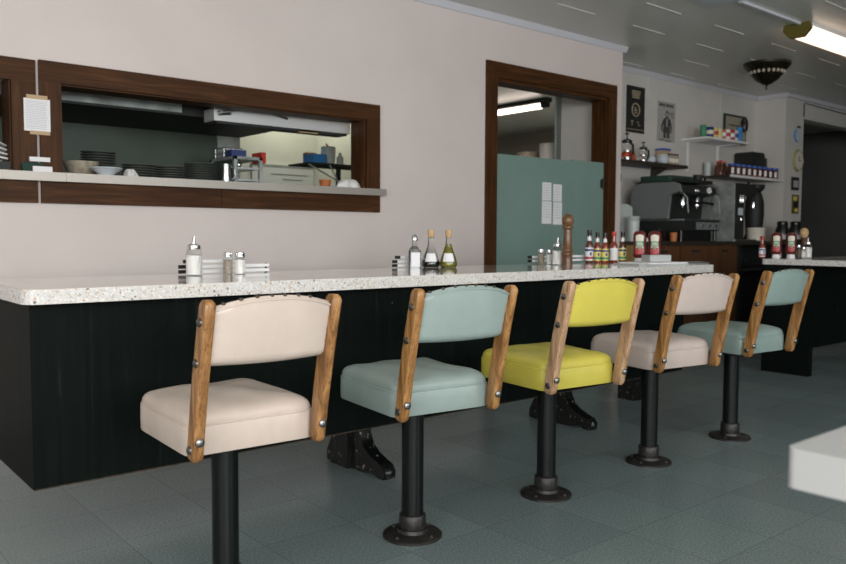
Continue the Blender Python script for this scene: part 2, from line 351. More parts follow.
def tag(o, label, cat, group=None, kind=None):
    o['label'] = label; o['category'] = cat
    if group: o['group'] = group
    if kind: o['kind'] = kind
    return o
def thing(name, label, cat, loc=(0, 0, 0), rz=0, group=None):
    o = bpy.data.objects.new(name, None); COL.objects.link(o); o.location = loc; o.rotation_euler = (0, 0, rz)
    o.empty_display_size = 0.05
    return tag(o, label, cat, group)
def struct(name, mb, m, label=None, **k):
    o = mb.build(name, m, **k); o['kind'] = 'structure'
    if label: o['label'] = label
    return o

# ---------------------------------------------------------------- room shell
CZ = 2.65; WY = 4.30; AY = 4.78
struct('floor', MB().box(-2.7, 13, -3.3, 9.9, -0.1, 0), 'floor', smooth=False)
cb = MB(); cb.box(-2.7, 13, -3.3, 9.9, CZ, CZ + .12)
struct('ceiling', cb, 'ceil', smooth=False)
# raised lips of the alternate ceiling tiles, coloured as if catching light
cs = MB()
for r in range(-12, 6):
    yy = 3.39 + .42 * r
    for k in range(-4, 8):
        x0 = 4.878 + .905 * k + (.43 if r % 2 else 0)
        lim = AY if x0 > 5.9 else WY
        if yy < lim - .08 and -1.5 < x0 < 9.0: cs.box(x0, x0 + .43, yy - .005, yy + .005, CZ - .004, CZ)
struct('trim_ceiling', cs, 'ceilstrip', smooth=False)
# main wall with the pass-through and the doorway
wb = MB()
PX0, PX1, PZ0, PZ1 = 1.190, 3.090, 1.262, 1.762   # serving opening
QX0, QX1 = -1.4, 0.97                              # second opening, left
DX0, DX1, DZ = 4.290, 5.640, 2.19
for x0, x1, z0, z1 in ((-2.7, QX0, 0, CZ), (QX0, QX1, 0, PZ0), (QX0, QX1, PZ1, CZ), (QX1, PX0, 0, CZ), (PX0, PX1, 0, PZ0), (PX0, PX1, PZ1, CZ), (PX1, DX0, 0, CZ), (DX0, DX1, DZ, CZ), (DX1, 5.85, 0, CZ)):
    wb.box(x0, x1, WY, WY + .15, z0, z1)
struct('wall_back', wb, 'wall', smooth=False)
struct('wall_alcove', MB().box(5.75, 9.2, AY, AY + .12, 0, CZ).box(5.75, 5.85, WY + .15, AY, 0, CZ), 'alcove', smooth=False)
struct('wall_side', MB().box(9.10, 9.2, 4.42, AY, 0, CZ), 'alcove', smooth=False)
struct('wall_right', MB().box(9.2, 9.545, 4.42, 4.57, 0, CZ).box(9.545, 13, 4.42, 4.57, 2.40, CZ), 'alcove', smooth=False)
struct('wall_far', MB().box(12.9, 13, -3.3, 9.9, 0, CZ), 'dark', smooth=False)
struct('wall_left', MB().box(-2.8, -2.7, -3.3, -2.4, 0, CZ).box(-2.8, -2.7, -2.4, 1.0, 0, .8).box(-2.8, -2.7, -2.4, 1.0, 2.4, CZ).box(-2.8, -2.7, 1.0, 9.9, 0, CZ), 'wall', smooth=False)
# front wall behind the viewer: two shop windows
fb = MB()
for x0, x1, z0, z1 in ((-2.7, -2.3, 0, CZ), (-2.3, 1.5, 0, .8), (-2.3, 1.5, 2.4, CZ), (1.5, 2.5, 0, CZ), (2.5, 5.3, 0, .8), (2.5, 5.3, 2.4, CZ), (5.3, 13, 0, CZ)):
    fb.box(x0, x1, -3.3, -3.18, z0, z1)
struct('wall_front', fb, 'wall', smooth=False)
# crown moulding
struct('trim_back', MB().prism([(WY - .035, CZ), (WY, CZ), (WY, CZ - .045), (WY - .012, CZ - .045)], 'x', -2.7, 5.885), 'trimw', smooth=False)
struct('trim_alcove', MB().prism([(AY - .035, CZ), (AY, CZ), (AY, CZ - .045), (AY - .012, CZ - .045)], 'x', 5.86, 9.10), 'trimw', smooth=False)
struct('trim_side', MB().box(9.07, 9.10, 4.42, AY - .035, CZ - .045, CZ).box(9.07, 12.9, 4.385, 4.42, CZ - .045, CZ), 'trimw', smooth=False)
struct('trim_batten', MB().box(6.93, 6.975, AY - .006, AY, 2.40, CZ - .045).box(8.30, 8.335, AY - .006, AY, 2.40, CZ - .045), 'alcove', smooth=False)

# kitchen behind the pass-through
struct('wall_kitchen_rear', MB().box(-2.7, 4.15, 6.57, 6.67, 0, CZ), 'kwall', smooth=False)
struct('wall_kitchen_right', MB().box(4.15, 4.25, WY + .15, 9.8, 0, CZ), 'kwall', smooth=False)
struct('wall_kitchen_splashback', MB().box(-2.6, 2.80, 5.52, 5.58, 0, CZ), 'kdark', smooth=False)
struct('trim_kitchen_post', MB().box(2.62, 2.80, 5.505, 5.52, 0, CZ), 'steeldim', smooth=False)
# room behind the doorway
struct('wall_room_far', MB().box(4.25, 12.9, 9.8, 9.9, 0, CZ), 'room2', smooth=False)
struct('wall_room_right', MB().box(9.5, 9.6, 4.95, 9.8, 0, CZ), 'room2', smooth=False)
struct('wall_room_partition', MB().box(6.03, 7.2, 5.2, 5.22, 0, CZ), 'pale', smooth=False)

# ---------------------------------------------------------------- wood frames (pass-through and doorway)
def bx(*a): return MB().box(*a)
wf = MB()
FY0 = WY - .022
struct('window_1', bx(1.093, 3.195, FY0, WY, 1.757, 1.862), 'frame', bevel=.003)
w1 = bpy.data.objects['window_1']
bx(1.093, 1.196, FY0, WY, 1.264, 1.757).build('window_post', 'framev', w1, bevel=.003)
bx(3.086, 3.195, FY0, WY, 1.264, 1.757).build('window_post', 'framev', w1, bevel=.003)
bx(1.093, 2.056, FY0, WY, 1.155, 1.264).build('window_apron', 'frame', w1, bevel=.002)
bx(2.059, 3.086, FY0, WY, 1.155, 1.264).build('window_apron', 'frame', w1, bevel=.002)
bx(3.088, 3.195, FY0, WY, 1.155, 1.264).build('window_apron', 'frame', w1, bevel=.002)
MB().box(PX0, PX1, WY, WY + .15, PZ1 - .012, PZ1).build('window_jamb', 'frame', w1)
MB().box(PX0, PX0 + .012, WY, WY + .15, PZ0, PZ1 - .012).build('window_jamb', 'framev', w1)
MB().box(PX1 - .012, PX1, WY, WY + .15, PZ0, PZ1 - .012).build('window_jamb', 'framev', w1)
struct('window_2', bx(-1.5, 1.077, FY0, WY, 1.748, 1.856), 'frame', bevel=.003)
w2 = bpy.data.objects['window_2']
bx(.966, 1.077, FY0, WY, 1.264, 1.748).build('window_post', 'framev', w2, bevel=.003)
bx(-1.5, 1.077, FY0, WY, 1.155, 1.264).build('window_apron', 'frame', w2, bevel=.002)
MB().box(.958, .970, WY, WY + .15, PZ0, PZ1).build('window_jamb', 'framev', w2)
# aluminium pass shelf
sh = thing('pass_shelf', 'long metal pass shelf running under the kitchen serving window', 'shelf', (0, 0, 1.264))
MB().box(-1.3, .957, 4.235, WY + .15, 0, .044).box(.957, 1.203, 4.235, FY0, 0, .044).box(1.203, 3.077, 4.235, WY + .40, 0, .044).box(3.077, 3.215, 4.235, FY0, 0, .044).build('shelf_board', 'alu', sh, smooth=False)
MB().box(1.203, 3.077, WY + .40, 4.98, 0, .044).build('rear_board', 'dkplate', sh, smooth=False)
for x in (.92, 1.21): MB().box(x - .012, x + .012, 4.230, 4.2349, .001, .0445).build('joint_strip', 'alu', sh, smooth=False)

door = struct('door_1', bx(4.184, 5.752, FY0, WY, 2.190, 2.303), 'frame', bevel=.003)
bx(4.184, 4.294, FY0, WY, 0, 2.190).build('door_post', 'framev', door, bevel=.003)
bx(5.640, 5.752, FY0, WY, 0, 2.190).build('door_post', 'framev', door, bevel=.003)
bx(4.290, 5.640, WY, WY + .15, 2.165, 2.190).build('door_jamb', 'frame', door)
bx(4.290, 4.305, WY, WY + .15, 0, 2.165).build('door_jamb', 'framev', door)
bx(5.625, 5.640, WY, WY + .15, 0, 2.165).build('door_jamb', 'framev', door)
hd = thing('half_door', 'half height grey green swing door hung in the dark wood doorway', 'door', (4.965, 4.327, .25))
MB().box(-.655, .245, -.018, .018, 0, 1.375).box(.247, .655, -.018, .018, 0, 1.385).build('door_panel', 'frost', hd, bevel=.002)
MB().cyl((.640, -.026, 1.16), (.640, -.026, 1.25), .010).box(.61, .650, -.022, -.018, 1.17, 1.24).build('hinge', 'blackm', hd)
for i, (x0, x1, z0, z1, wh) in enumerate(((4.905, 5.015, 1.292, 1.44, 'left top'), (4.905, 5.02, 1.103, 1.286, 'left lower'), (5.040, 5.145, 1.288, 1.43, 'right top'), (5.042, 5.15, 1.098, 1.282, 'right lower'))):
    x0, x1, z0, z1 = x0 * .9857, x1 * .9857, 1 + (z0 - 1) * .9857, 1 + (z1 - 1) * .9857
    b = MB().box(x0, x1, 4.3060, 4.3088, z0, z1); b.mi = 1
    for k in range(6):
        zz = z1 - .02 - k * .021
        if zz > z0 + .012: b.box(x0 + .012, x1 - .012 - random.random() * .02, 4.3054, 4.3060, zz - .003, zz)
    tag(b.build('notice_card', ['paper', 'ink'], smooth=False), f'white notice card on the half door, {wh} of the four', 'sign', 'notice cards on the half door')

# left window order note, hand note cards
b = MB().box(1.019, 1.140, FY0 - .003, FY0, 1.508, 1.667); b.mi = 1
for k in range(17):
    zz = 1.655 - k * .0083; b.box(1.028, 1.128 - random.random() * .012, FY0 - .0035, FY0 - .003, zz - .0018, zz)
note = tag(b.build('paper_note', ['paper', 'ink'], smooth=False), 'lined white paper note taped between the two serving windows', 'note')
MB().box(1.032, 1.128, FY0 - .004, FY0, 1.665, 1.685).build('tape', 'tan', note, smooth=False)
MB().box(1.045, 1.138, FY0 - .004, FY0, 1.492, 1.510).build('tape', 'tan', note, smooth=False)

# ---------------------------------------------------------------- things on the pass shelf and in the kitchen
SZ = 1.308
tag(MB().lathe([(.055, 0), (.062, .01), (.086, .06), (.092, .082), (.086, .082), (.056, .014), (0, .012)], (1.350, 4.50, SZ)).build('bowl', 'bowl'), 'speckled beige bowl on the pass shelf, nearest the left post', 'bowl')
tag(MB().lathe([(.04, 0), (.045, .012), (.082, .040), (.079, .044), (.04, .018), (0, .016)], (1.425, 4.325, SZ)).build('dish', 'dish'), 'pale blue shallow dish in front of the beige bowl', 'dish')
def crumple(name, c, sx, sy, sz, m, label, cat, seed=1):
    rnd = random.Random(seed); ph = [rnd.random() * 6 for _ in range(6)]
    def f(u, v):
        a = 2 * math.pi * u; r = math.sin(math.pi * min(v * .5 + .0, .5)) if v < 1 else 1
        th = v * math.pi / 2; rr = math.sin(th) * (1 + .18 * math.sin(3 * a + ph[0]) + .10 * math.sin(7 * a + ph[1]) * v)
        z = math.cos(th) ** .8 * (1 + .25 * math.sin(4 * a + ph[2] + 5 * v) * math.sin(th))
        return (c[0] + sx * rr * math.cos(a), c[1] + sy * rr * math.sin(a), c[2] + sz * max(z, 0))
    b = MB(); b.grid(f, 40, 12, True)
    bmesh.ops.remove_doubles(b.bm, verts=b.bm.verts, dist=1e-5)
    return tag(b.build(name, m), label, cat)
crumple('crumpled_cloth', (1.565, 4.36, SZ), .036, .03, .046, 'cloth', 'crumpled cream cloth beside the pale blue dish', 'cloth', 3)
def plate_stack(x, y, r, n, label):
    for k in range(n):
        z = SZ + .0145 * k
        tag(MB().lathe([(r * .6, 0), (r * .62, .003), (r, .0115), (r, .0143), (r * .6, .006), (0, .006)], (x, y, z), 24).build('plate', 'dkplate'), label, 'plate', 'grey plates stacked on the pass shelf')
plate_stack(1.505, 4.70, .095, 11, 'grey plate in the tallest stack, behind the beige bowl')
plate_stack(1.735, 4.70, .095, 7, 'grey plate in the second stack from the left on the pass shelf')
plate_stack(1.925, 4.70, .090, 7, 'grey plate in the middle low stack on the pass shelf')
plate_stack(2.120, 4.70, .098, 9, 'grey plate in the rightmost stack, under the warmer bar')
# napkin bundle and folders at left
for k in range(5):
    o = MB().obox((0, 0, 0), (.14, .10, .008)).build('folded_napkin', 'cloth', bevel=.003)
    o.location = (.885 + .004 * k, 4.38, SZ + .012 + .0205 * k + .04); o.rotation_euler = (0, .16, .2 * k)
    tag(o, 'folded white napkin in the leaning pile at the left window', 'napkin', 'napkins at the left window')
tag(MB().obox((.88, 4.36, SZ + .022), (.15, .16, .044), (0, 0, .0)).build('napkin_tray', 'blackm', bevel=.003), 'black low tray under the white napkins at the left window', 'tray')
tag(MB().prism([(4.243, SZ), (4.277, SZ), (4.272, SZ + .03), (4.262, SZ + .045)], 'x', 1.0, 1.10).build('folded_cloth', 'dgreen'), 'dark folded cloth on the pass shelf below the paper note', 'cloth')
tag(MB().box(1.045, 1.135, 4.239, 4.242, SZ, SZ + .026).build('price_card', 'paper', smooth=False), 'small white card on the pass shelf, lower of two', 'card')
tag(MB().obox((1.085, 4.270, SZ + .062), (.095, .012, .022), (0, 0, 0)).build('price_card', 'paper', smooth=False), 'small white card tucked under the paper note, upper of two', 'card')
crumple('white_towel', (2.985, 4.36, SZ), .085, .05, .060, 'cloth', 'bunched white towel at the right end of the pass shelf', 'towel', 9)
tag(MB().lathe([(.03, 0), (.04, .055), (.043, .06), (.038, .06), (.03, .01), (0, .01)], (2.905, 4.50, SZ)).build('clay_pot', 'orange'), 'small terracotta pot left of the white towel', 'pot')
# bottle-like metal frother
fr = thing('metal_pitcher', 'small metal pitcher between the plate stacks and the steel rack', 'pitcher', (2.262, 4.64, SZ))
MB().lathe([(.034, 0), (.038, .02), (.028, .10), (.033, .135), (.029, .135), (.024, .1), (.034, .01), (0, .006)]).build('pitcher_body', 'steel', fr)
MB().tube([(.03, 0, .12), (.06, 0, .11), (.062, 0, .06), (.035, 0, .035)], .005).build('handle', 'steel', fr)
# hood and warmer bar
hood = thing('exhaust_hood', 'aged steel exhaust hood over the dark part of the kitchen', 'hood', (1.4, 5.1, 1.74))
MB().box(-2.2, 1.40, -.4, .40, 0, .75).build('hood_body', 'blackm', hood, smooth=False)
MB().box(-2.2, .60, -.415, -.4, .0, .078).build('hood_lip', 'steeldim', hood, bevel=.003)
MB().box(-2.2, 1.40, -.4, .40, -.012, 0).build('filter_panel', 'blackm', hood, smooth=False)
bar = thing('heat_lamp_bar', 'bright steel warmer bar hanging over the pass shelf', 'warmer', (2.13, 4.52, 1.690))
MB().prism([(0, 0), (.14, 0), (.14, .073), (0, .073)], 'x', 0, .99).build('bar_body', 'steelbright', bar, bevel=.004)
MB().box(.02, .97, .01, .13, -.014, 0).build('element_guard', 'blackm', bar, smooth=False)
MB().box(.60, .74, .01, .03, -.020, -.0).build('tag_strip', 'tan', bar, smooth=False)
MB().tube([(.03, -.02, .05), (.06, -.03, .048), (.12, -.035, .068), (.20, -.035, .084), (.30, -.03, .085), (.42, -.015, .070), (.5, -.004, .055)], .008).tube([(.02, -.012, .043), (.10, -.02, .052)], .014).build('bent_handle', 'bolt', bar)
for x in (.15, .88): MB().cyl((x, .07, .073), (x, .07, CZ - 1.690), .008).build('hanger_rod', 'steel', bar)
# steel rack at the end of the plates
rk = thing('steel_rack', 'grey steel tray rack standing behind the pass shelf', 'rack', (2.50, 4.99, 0))
b = MB()
for x in (0, .19):
    for y in (0, .35): b.box(x - .012, x + .012, y - .012, y + .012, 0, 1.535)
b.box(-.012, .202, -.012, .362, 1.515, 1.535)
b.build('rack_frame', 'steeldim', rk, smooth=False)
MB().box(-.008, 0.008, .012, .34, .2, 1.51).build('side_sheet', 'kdark', rk, smooth=False)
for z in (1.37, 1.45): MB().box(.012, .178, -.01, .36, z, z + .012).build('rack_rail', 'steel', rk, smooth=False)
tag(MB().ball((2.58, 5.10, 1.487), .024).build('round_tin', 'chrome'), 'shiny round tin inside the steel rack', 'tin')
tag(MB().box(2.49, 2.60, 5.02, 5.12, 1.535, 1.582).build('blue_box', 'navy', bevel=.004), 'dark blue box on top of the steel rack', 'box')
tag(MB().box(2.705, 2.74, 5.00, 5.14, 1.50, 1.575).build('red_binder', 'red', bevel=.003), 'red binder hung at the right of the steel rack', 'binder')
bpy.data.objects['red_binder'].location = (0, 0, 0)
bk = thing('wire_basket', 'wire basket on the dark kitchen splashback', 'basket', (2.68, 5.44, 1.56))
b = MB()
for z in (0, .03, .07): b.tube([(-.075, -.07, z), (.075, -.07, z), (.075, .07, z), (-.075, .07, z)], .004, 6, True)
for x in [-.075 + .025 * k for k in range(7)]: b.tube([(x, -.07, .07), (x, -.07, 0), (x, .07, 0), (x, .07, .07)], .0025, 6)
b.build('basket_wire', 'steel', bk)
MB().box(-.07, .07, -.065, .065, .004, .05).build('basket_liner', 'tray', bk)
# whiteboard on the kitchen rear wall
wbd = tag(MB().box(3.45, 4.10, 6.55, 6.57, 1.05, 1.637).build('whiteboard', 'tray', smooth=False), 'pale writing board on the cream kitchen wall', 'board')
MB().box(3.44, 4.11, 6.545, 6.57, 1.637, 1.652).build('board_rim', 'steeldim', wbd, smooth=False)
b = MB()
for k in range(7): b.box(3.55 + random.random() * .3, 3.95 + random.random() * .1, 6.548, 6.5495, 1.56 - .045 * k, 1.566 - .045 * k)
b.build('board_writing', 'inkgrey', wbd, smooth=False)
# wall shelf with its boxes on the kitchen right
ws = thing('wire_wall_shelf', 'dark wire shelf on brackets at the right kitchen wall', 'shelf', (3.72, 5.50, 1.585))
b = MB()
b.box(-.33, .43, -.01, .0, -.015, 0)
b.box(-.33, .43, .30, .31, -.015, 0)
for k in range(16): b.box(-.33 + .05 * k, -.322 + .05 * k, 0, .30, -.012, -.002)
b.build('shelf_grid', 'blackm', ws, smooth=False)
MB().box(-.325, .42, .0, .30, -.002, .0).build('shelf_liner', 'dgreen', ws, smooth=False)
MB().tube([(-.33, -.005, -.015), (-.05, -.005, -.14), (.43, -.005, -.20)], .006).tube([(-.05, -.005, -.14), (-.13, -.005, -.01)], .006).build('bracket', 'steeldim', ws)
MB().box(.02, .05, .10, .13, -1.585, -.012).build('shelf_post', 'blackm', ws)
MB().box(.24, .27, .0, .03, -1.585, .9).build('shelf_upright', 'steeldim', ws)
MB().box(.27, .42, .0, .02, .23, .245).box(.27, .42, .0, .02, .15, .165).tube([(.25, .0, .16), (.42, -.01, .02)], .010).build('upper_bracket', 'steeldim', ws)
tag(MB().box(3.44, 3.565, 5.50, 5.66, 1.585, 1.655).build('blue_carton', 'bluebox', bevel=.004), 'bright blue carton on the kitchen wire shelf', 'carton')
tag(MB().box(3.49, 3.58, 5.68, 5.74, 1.585, 1.682).build('tan_carton', 'orange', bevel=.003), 'orange carton behind the bright blue carton', 'carton')
tb = thing('plastic_tub', 'milky plastic tub right of the bright blue carton', 'tub', (3.645, 5.60, 1.585))
MB().lathe([(.05, 0), (.058, .02), (.062, .13), (.06, .145), (0, .147)]).build('tub_body', 'milk', tb)
MB().tube([(0, 0, .147), (-.03, -.01, .17)], .008).build('scoop_handle', 'orange', tb)
tag(MB().lathe([(.03, 0), (.03, .06), (.012, .085), (.012, .10), (0, .10)], (3.735, 5.56, 1.585)).build('clear_bottle', 'milk'), 'small milky bottle between the plastic tub and the shelf upright', 'bottle')

# room behind the doorway: fluorescent fitting and shelf of pots
fx = thing('tube_light', 'lit bare tube light on the ceiling seen through the doorway', 'light', (7.28, 7.2, CZ))
MB().box(-.055, .055, -.80, .80, -.05, 0).build('light_housing', 'blackm', fx, smooth=False)
MB().cyl((0, -.68, -.085), (0, .80, -.085), .034).build('tube', 'tube2', fx)
lt = bpy.data.lights.new('tube_glow', 'AREA'); lt.shape = 'RECTANGLE'; lt.size = .2; lt.size_y = 1.4; lt.energy = 48; lt.color = (1.0, .86, .78)
lo = bpy.data.objects.new('tube_glow', lt); COL.objects.link(lo); lo.location = (7.28, 7.3, CZ - .13)
for y in (-.74, ): MB().box(-.03, .03, y - .05, y + .05, -.11, -.05).build('tube_socket', 'blackm', fx, smooth=False)
rs = thing('room_shelf', 'dark shelf along the wall of the room beyond the doorway', 'shelf', (9.2, 7.6, 0))
MB().box(-.25, .29, -.2, 2.1, 2.02, 2.06).build('shelf_board', 'darkwood', rs, smooth=False)
for y in (-.1, 2.0): MB().box(-.2, .28, y - .02, y + .02, 0, 2.02).build('shelf_leg', 'darkwood', rs, smooth=False)
for k, (y, r, h, m, lb) in enumerate(((7.70, .11, .30, 'blackm', 'black pot on the room shelf, first from the right'), (8.02, .13, .32, 'tray', 'grey pot on the room shelf, tallest in the row'), (8.42, .17, .22, 'bowl', 'low beige pan on the room shelf beside the tall grey pot'), (8.95, .16, .24, 'dkplate', 'dark low pot on the room shelf, behind the beige pan'))):
    tag(MB().lathe([(r * .9, 0), (r, .02), (r, h), (r * .95, h), (r * .9, h * .6), (0, h * .6)], (9.12, y, 2.06)).build('cooking_pot', m), lb, 'pot')
tag(MB().obox((6.32, 5.195, 1.76), (.33, .008, .22), (0, -.05, 0)).build('dark_poster', 'blackm', smooth=False), 'dark board on the pale partition just above the half door', 'board')

# ---------------------------------------------------------------- lunch counter
ct = thing('lunch_counter', 'long counter with white terrazzo top and black panelled base', 'counter', (0.575, 2.46, 0))
def rrect(x0, x1, y0, y1, r, n=6):
    P = []
    for cx_, cy_, a0 in ((x1 - r, y0 + r, -90), (x1 - r, y1 - r, 0), (x0 + r, y1 - r, 90), (x0 + r, y0 + r, 180)):
        for k in range(n + 1):
            a = math.radians(a0 + 90 * k / n); P.append((cx_ + r * math.cos(a), cy_ + r * math.sin(a)))
    return P
MB().prism(rrect(0, 3.705, 0, .66, .045), 'z', .797, .84).build('counter_top', 'terrazzo', ct, bevel=.003)
MB().prism(rrect(.006, 3.699, .006, .655, .04), 'z', .8398, .8408).build('top_sheet', 'topsheet', ct, smooth=False)
MB().box(.035, 3.52, .092, .56, .232, .797).build('base_panel', 'panel', ct, smooth=False)
MB().box(.037, 3.518, .094, .558, .227, .232).build('panel_bottom_edge', 'rawply', ct, smooth=False)
def pedestal(x, nm='iron_foot'):
    b = MB()
    b.box(x - .05, x + .03, .33, .46, 0, .235)
    prof = [(.10, 0), (.095, .032), (.115, .056), (.15, .066), (.20, .084), (.245, .115), (.268, .165), (.262, .200), (.262, .235), (.335, .235), (.335, 0), (.24, 0), (.20, .018), (.16, .012), (.14, 0)]
    b.prism(prof, 'x', x - .03, x + .03)
    b.ball((x, .115, .024), .030, .9)
    prof2 = [(.45, 0), (.45, .16), (.49, .10), (.52, .04), (.52, 0)]
    b.prism(prof2, 'x', x - .03, x + .03)
    b.build(nm, 'iron', ct, bevel=.006)
for x in (1.385, 2.715): pedestal(x)
MB().box(3.49, 3.60, .40, .52, 0, .235).build('iron_foot', 'iron', ct, bevel=.004)

c2 = thing('side_counter', 'second terrazzo counter on a black base at the far right', 'counter', (5.76, 2.27, 0))
MB().prism(rrect(0, 2.6, 0, .68, .02), 'z', .800, .84).build('counter_top', 'terrazzo', c2, bevel=.003)
MB().box(0, .06, .31, .66, 0, .80).build('end_panel', 'panel', c2, smooth=False)
MB().box(.06, 2.5, .32, .62, .20, .80).build('base_panel', 'panel', c2, smooth=False)
MB().box(2.44, 2.5, .32, .60, 0, .20).build('end_foot', 'panel', c2, smooth=False)

# foreground table
tbl = thing('diner_table', 'pale table corner cut off at the right edge in the foreground', 'table', (.935, -.45, 0))
MB().prism(rrect(0, 1.2, 0, .892, .012), 'z', .702, .75).build('table_top', 'sill', tbl, bevel=.006, seg=3)
MB().lathe([(.25, 0), (.25, .012), (.06, .04), (.035, .06), (.035, .68), (.12, .702)], (.6, .40, 0)).build('pedestal', 'blkmetal', tbl)

# ---------------------------------------------------------------- stools
def stool(x, y, deg, leath, wood_, label, seed, oakm):
    rnd = random.Random(seed)
    t = thing('counter_stool', label, 'stool', (x + .012, y, 0), math.radians(deg), 'counter stools')
    # floor flange
    fl = MB().lathe([(.099, 0), (.099, .007), (.095, .011), (.060, .0145), (.052, .017), (.049, .028), (0, .030)], n=40).build('floor_flange', 'blkrough', t, loc=(-.012, 0, 0))
    for k in range(4):
        a = math.radians(20 + 90 * k); MB().lathe([(.0065, 0), (.0065, .003), (.003, .006), (0, .006)], (.080 * math.cos(a), .080 * math.sin(a), .0120), 10).build('flange_screw', 'bolt', fl)
    MB().lathe([(.044, .028), (.045, .031), (.045, .072), (.042, .076), (.036, .077)], n=32).build('collar', 'blkrough', t, loc=(-.012, 0, 0))
    MB().lathe([(.0365, .074), (.0365, .435)], n=32).build('post', 'blkmetal', t, loc=(-.012, 0, 0))
    MB().box(-.10, .10, -.10, .10, .435, .447).lathe([(.05, .415), (.06, .435)], n=24).build('swivel_plate', 'blkrough', t, bevel=.003)
    # seat
    W2, Y0, Y1, ZB = .1815, -.168, .215, .447
    ycen, hy = (Y0 + Y1) / 2, (Y1 - Y0) / 2
    def plan(a, s, r=.045):
        ca, sa = math.cos(a), math.sin(a)
        p = 16.0
        q = (abs(ca) ** p + abs(sa) ** p) ** (-1 / p)
        return W2 * ca * q * s, hy * sa * q * s + ycen
    prof = [(.0, 0), (.97, 0), (.992, .001), (1.0, .005), (1.003, .035), (1.0, .072), (.994, .0745), (.984, .0750), (.980, .0765), (.984, .082), (.975, .092), (.95, .101), (.90, .109), (.80, .1165), (.64, .122), (.42, .126), (.20, .128), (0, .1285)]
    def f(u, v):
        k = v * (len(prof) - 1); i = min(int(k), len(prof) - 2); fr_ = k - i
        s = prof[i][0] * (1 - fr_) + prof[i + 1][0] * fr_; z = prof[i][1] * (1 - fr_) + prof[i + 1][1] * fr_
        a = 2 * math.pi * u; x_, y_ = plan(a, s)
        if z > .08:
            z += .0035 * math.sin(x_ * 38 + seed) * math.sin(y_ * 20 + seed * 2) * min(1, (1 - s) * 4)
        return (x_, y_, ZB + z)
    b = MB(); b.grid(f, 120, len(prof), True); bmesh.ops.remove_doubles(b.bm, verts=b.bm.verts, dist=1e-5)
    seat = b.build('seat', leath, t)
    pts = [(*plan(2 * math.pi * k / 96, .990), ZB + .0755) for k in range(96)]
    MB().tube(pts, .0028, 6, True).build('piping', leath, seat)
    # arms
    def armc(u): # centre line y,z
        return (-.192 - .088 * u + .006 * math.sin(math.pi * u), .459 + .373 * u)
    for sx in (-1, 1):
        n = 14
        def af(uu, v):
            a = 2 * math.pi * uu; cy, cz = armc(v)
            wv = .0215 + .002 * math.sin(math.pi * v)
            ex, ey = .0148, wv
            q = (abs(math.cos(a)) ** 7 + abs(math.sin(a)) ** 7) ** (-1 / 7)
            return (sx * .171 + ex * math.cos(a) * q, cy + ey * math.sin(a) * q, cz)
        b = MB(); V = b.grid(af, 24, n, True)
        for ring, dz in ((V[0], -1), (V[-1], 1)):
            c = sum((v.co for v in ring), Vector()) / len(ring)
            prev = ring
            for s_, h in ((.86, .009), (.55, .016)):
                new = [b.bm.verts.new((c.x + (v.co.x - c.x) * s_, c.y + (v.co.y - c.y) * s_, c.z + dz * h)) for v in ring]
                for i in range(len(ring)):
                    j = (i + 1) % len(ring); b.bm.faces.new([prev[i], prev[j], new[j], new[i]])
                prev = new
            b.bm.faces.new(prev)
        arm = b.build('back_arm', oakm, t)
        for u in (.04, .63, .90):
            cy, cz = armc(u)
            MB().tube([(sx * .182, cy, cz), (sx * .1895, cy, cz), (sx * .1925, cy, cz)], [.0115, .011, .006], 12).build('bolt', 'bolt', arm)
        cy, cz = armc(.10)
        MB().tube([(sx * .171, cy - .018, cz), (sx * .171, cy - .0275, cz), (sx * .171, cy - .031, cz)], [.0115, .011, .006], 12).build('bolt', 'bolt', arm)
    # backrest
    BW = .1585
    def top(s): return .829 + .024 * (1 - abs(s) ** 2.2)
    def bot(s): return .685 - .003 * (1 - s * s)
    nu, nv = 33, 15
    def bf(side):
        def g(u, v):
            s = 2 * u - 1
            e = (1 - v) * 2 if v > .5 else v * 2 * 4
            z = bot(s) + (top(s) - bot(s)) * v
            uz = (z - .459) / .373
            cy, _ = armc(uz)
            th = .011 * (1 - (1 - min(1, e * 4.5)) ** 2.5) + .003
            bulge = .005 * (1 - s ** 6) * math.sin(math.pi * v) ** .6
            yc = cy + .004 - .014 * (1 - s * s)
            wr = .0012 * math.sin(30 * v + 14 * s + seed) * abs(s) ** 4
            return (BW * s, yc + side * (th + bulge + wr), z)
        return g
    b = MB()
    A = b.grid(bf(-1), nu, nv); B = b.grid(bf(1), nu, nv)
    for j in range(nv - 1):
        b.bm.faces.new([A[j][0], A[j + 1][0], B[j + 1][0], B[j][0]]); b.bm.faces.new([A[j][-1], B[j][-1], B[j + 1][-1], A[j + 1][-1]])
    for i in range(nu - 1):
        b.bm.faces.new([A[0][i], B[0][i], B[0][i + 1], A[0][i + 1]]); b.bm.faces.new([A[-1][i], A[-1][i + 1], B[-1][i + 1], B[-1][i]])
    back = b.build('backrest', leath, t)
    def topline(s, dz=0, dy=0):
        z = top(s); cy, _ = armc((z - .459) / .373); return (BW * s, cy + .004 - .014 * (1 - s * s) + dy, z + dz)
    MB().tube([topline(-1 + 2 * k / 30, -.0085, -.0125) for k in range(31)], .0030, 8).build('welt', leath, back)
    for s in (-.84, -.58, -.33, -.09, .13, .38, .60):
        p = topline(s, .0005, -.002); MB().ball(p, .0060, .75, 12).build('tack', 'tack', back)
    return t
stool(.974, 2.022, -2.5, 'cream', 1, 'cream vinyl stool with oak back arms, nearest the viewer at the left', 1, 'oak')
stool(1.647, 2.022, -7.0, 'sage', 1, 'pale sage vinyl stool between the cream and the yellow stool', 2, 'oakmid')
stool(2.314, 2.022, -6.5, 'yellow', 1, 'bright yellow vinyl stool in the middle of the row', 3, 'oaklight')
stool(3.010, 2.033, -9, 'cream2', 1, 'beige vinyl stool right of the yellow one', 4, 'oakmid')
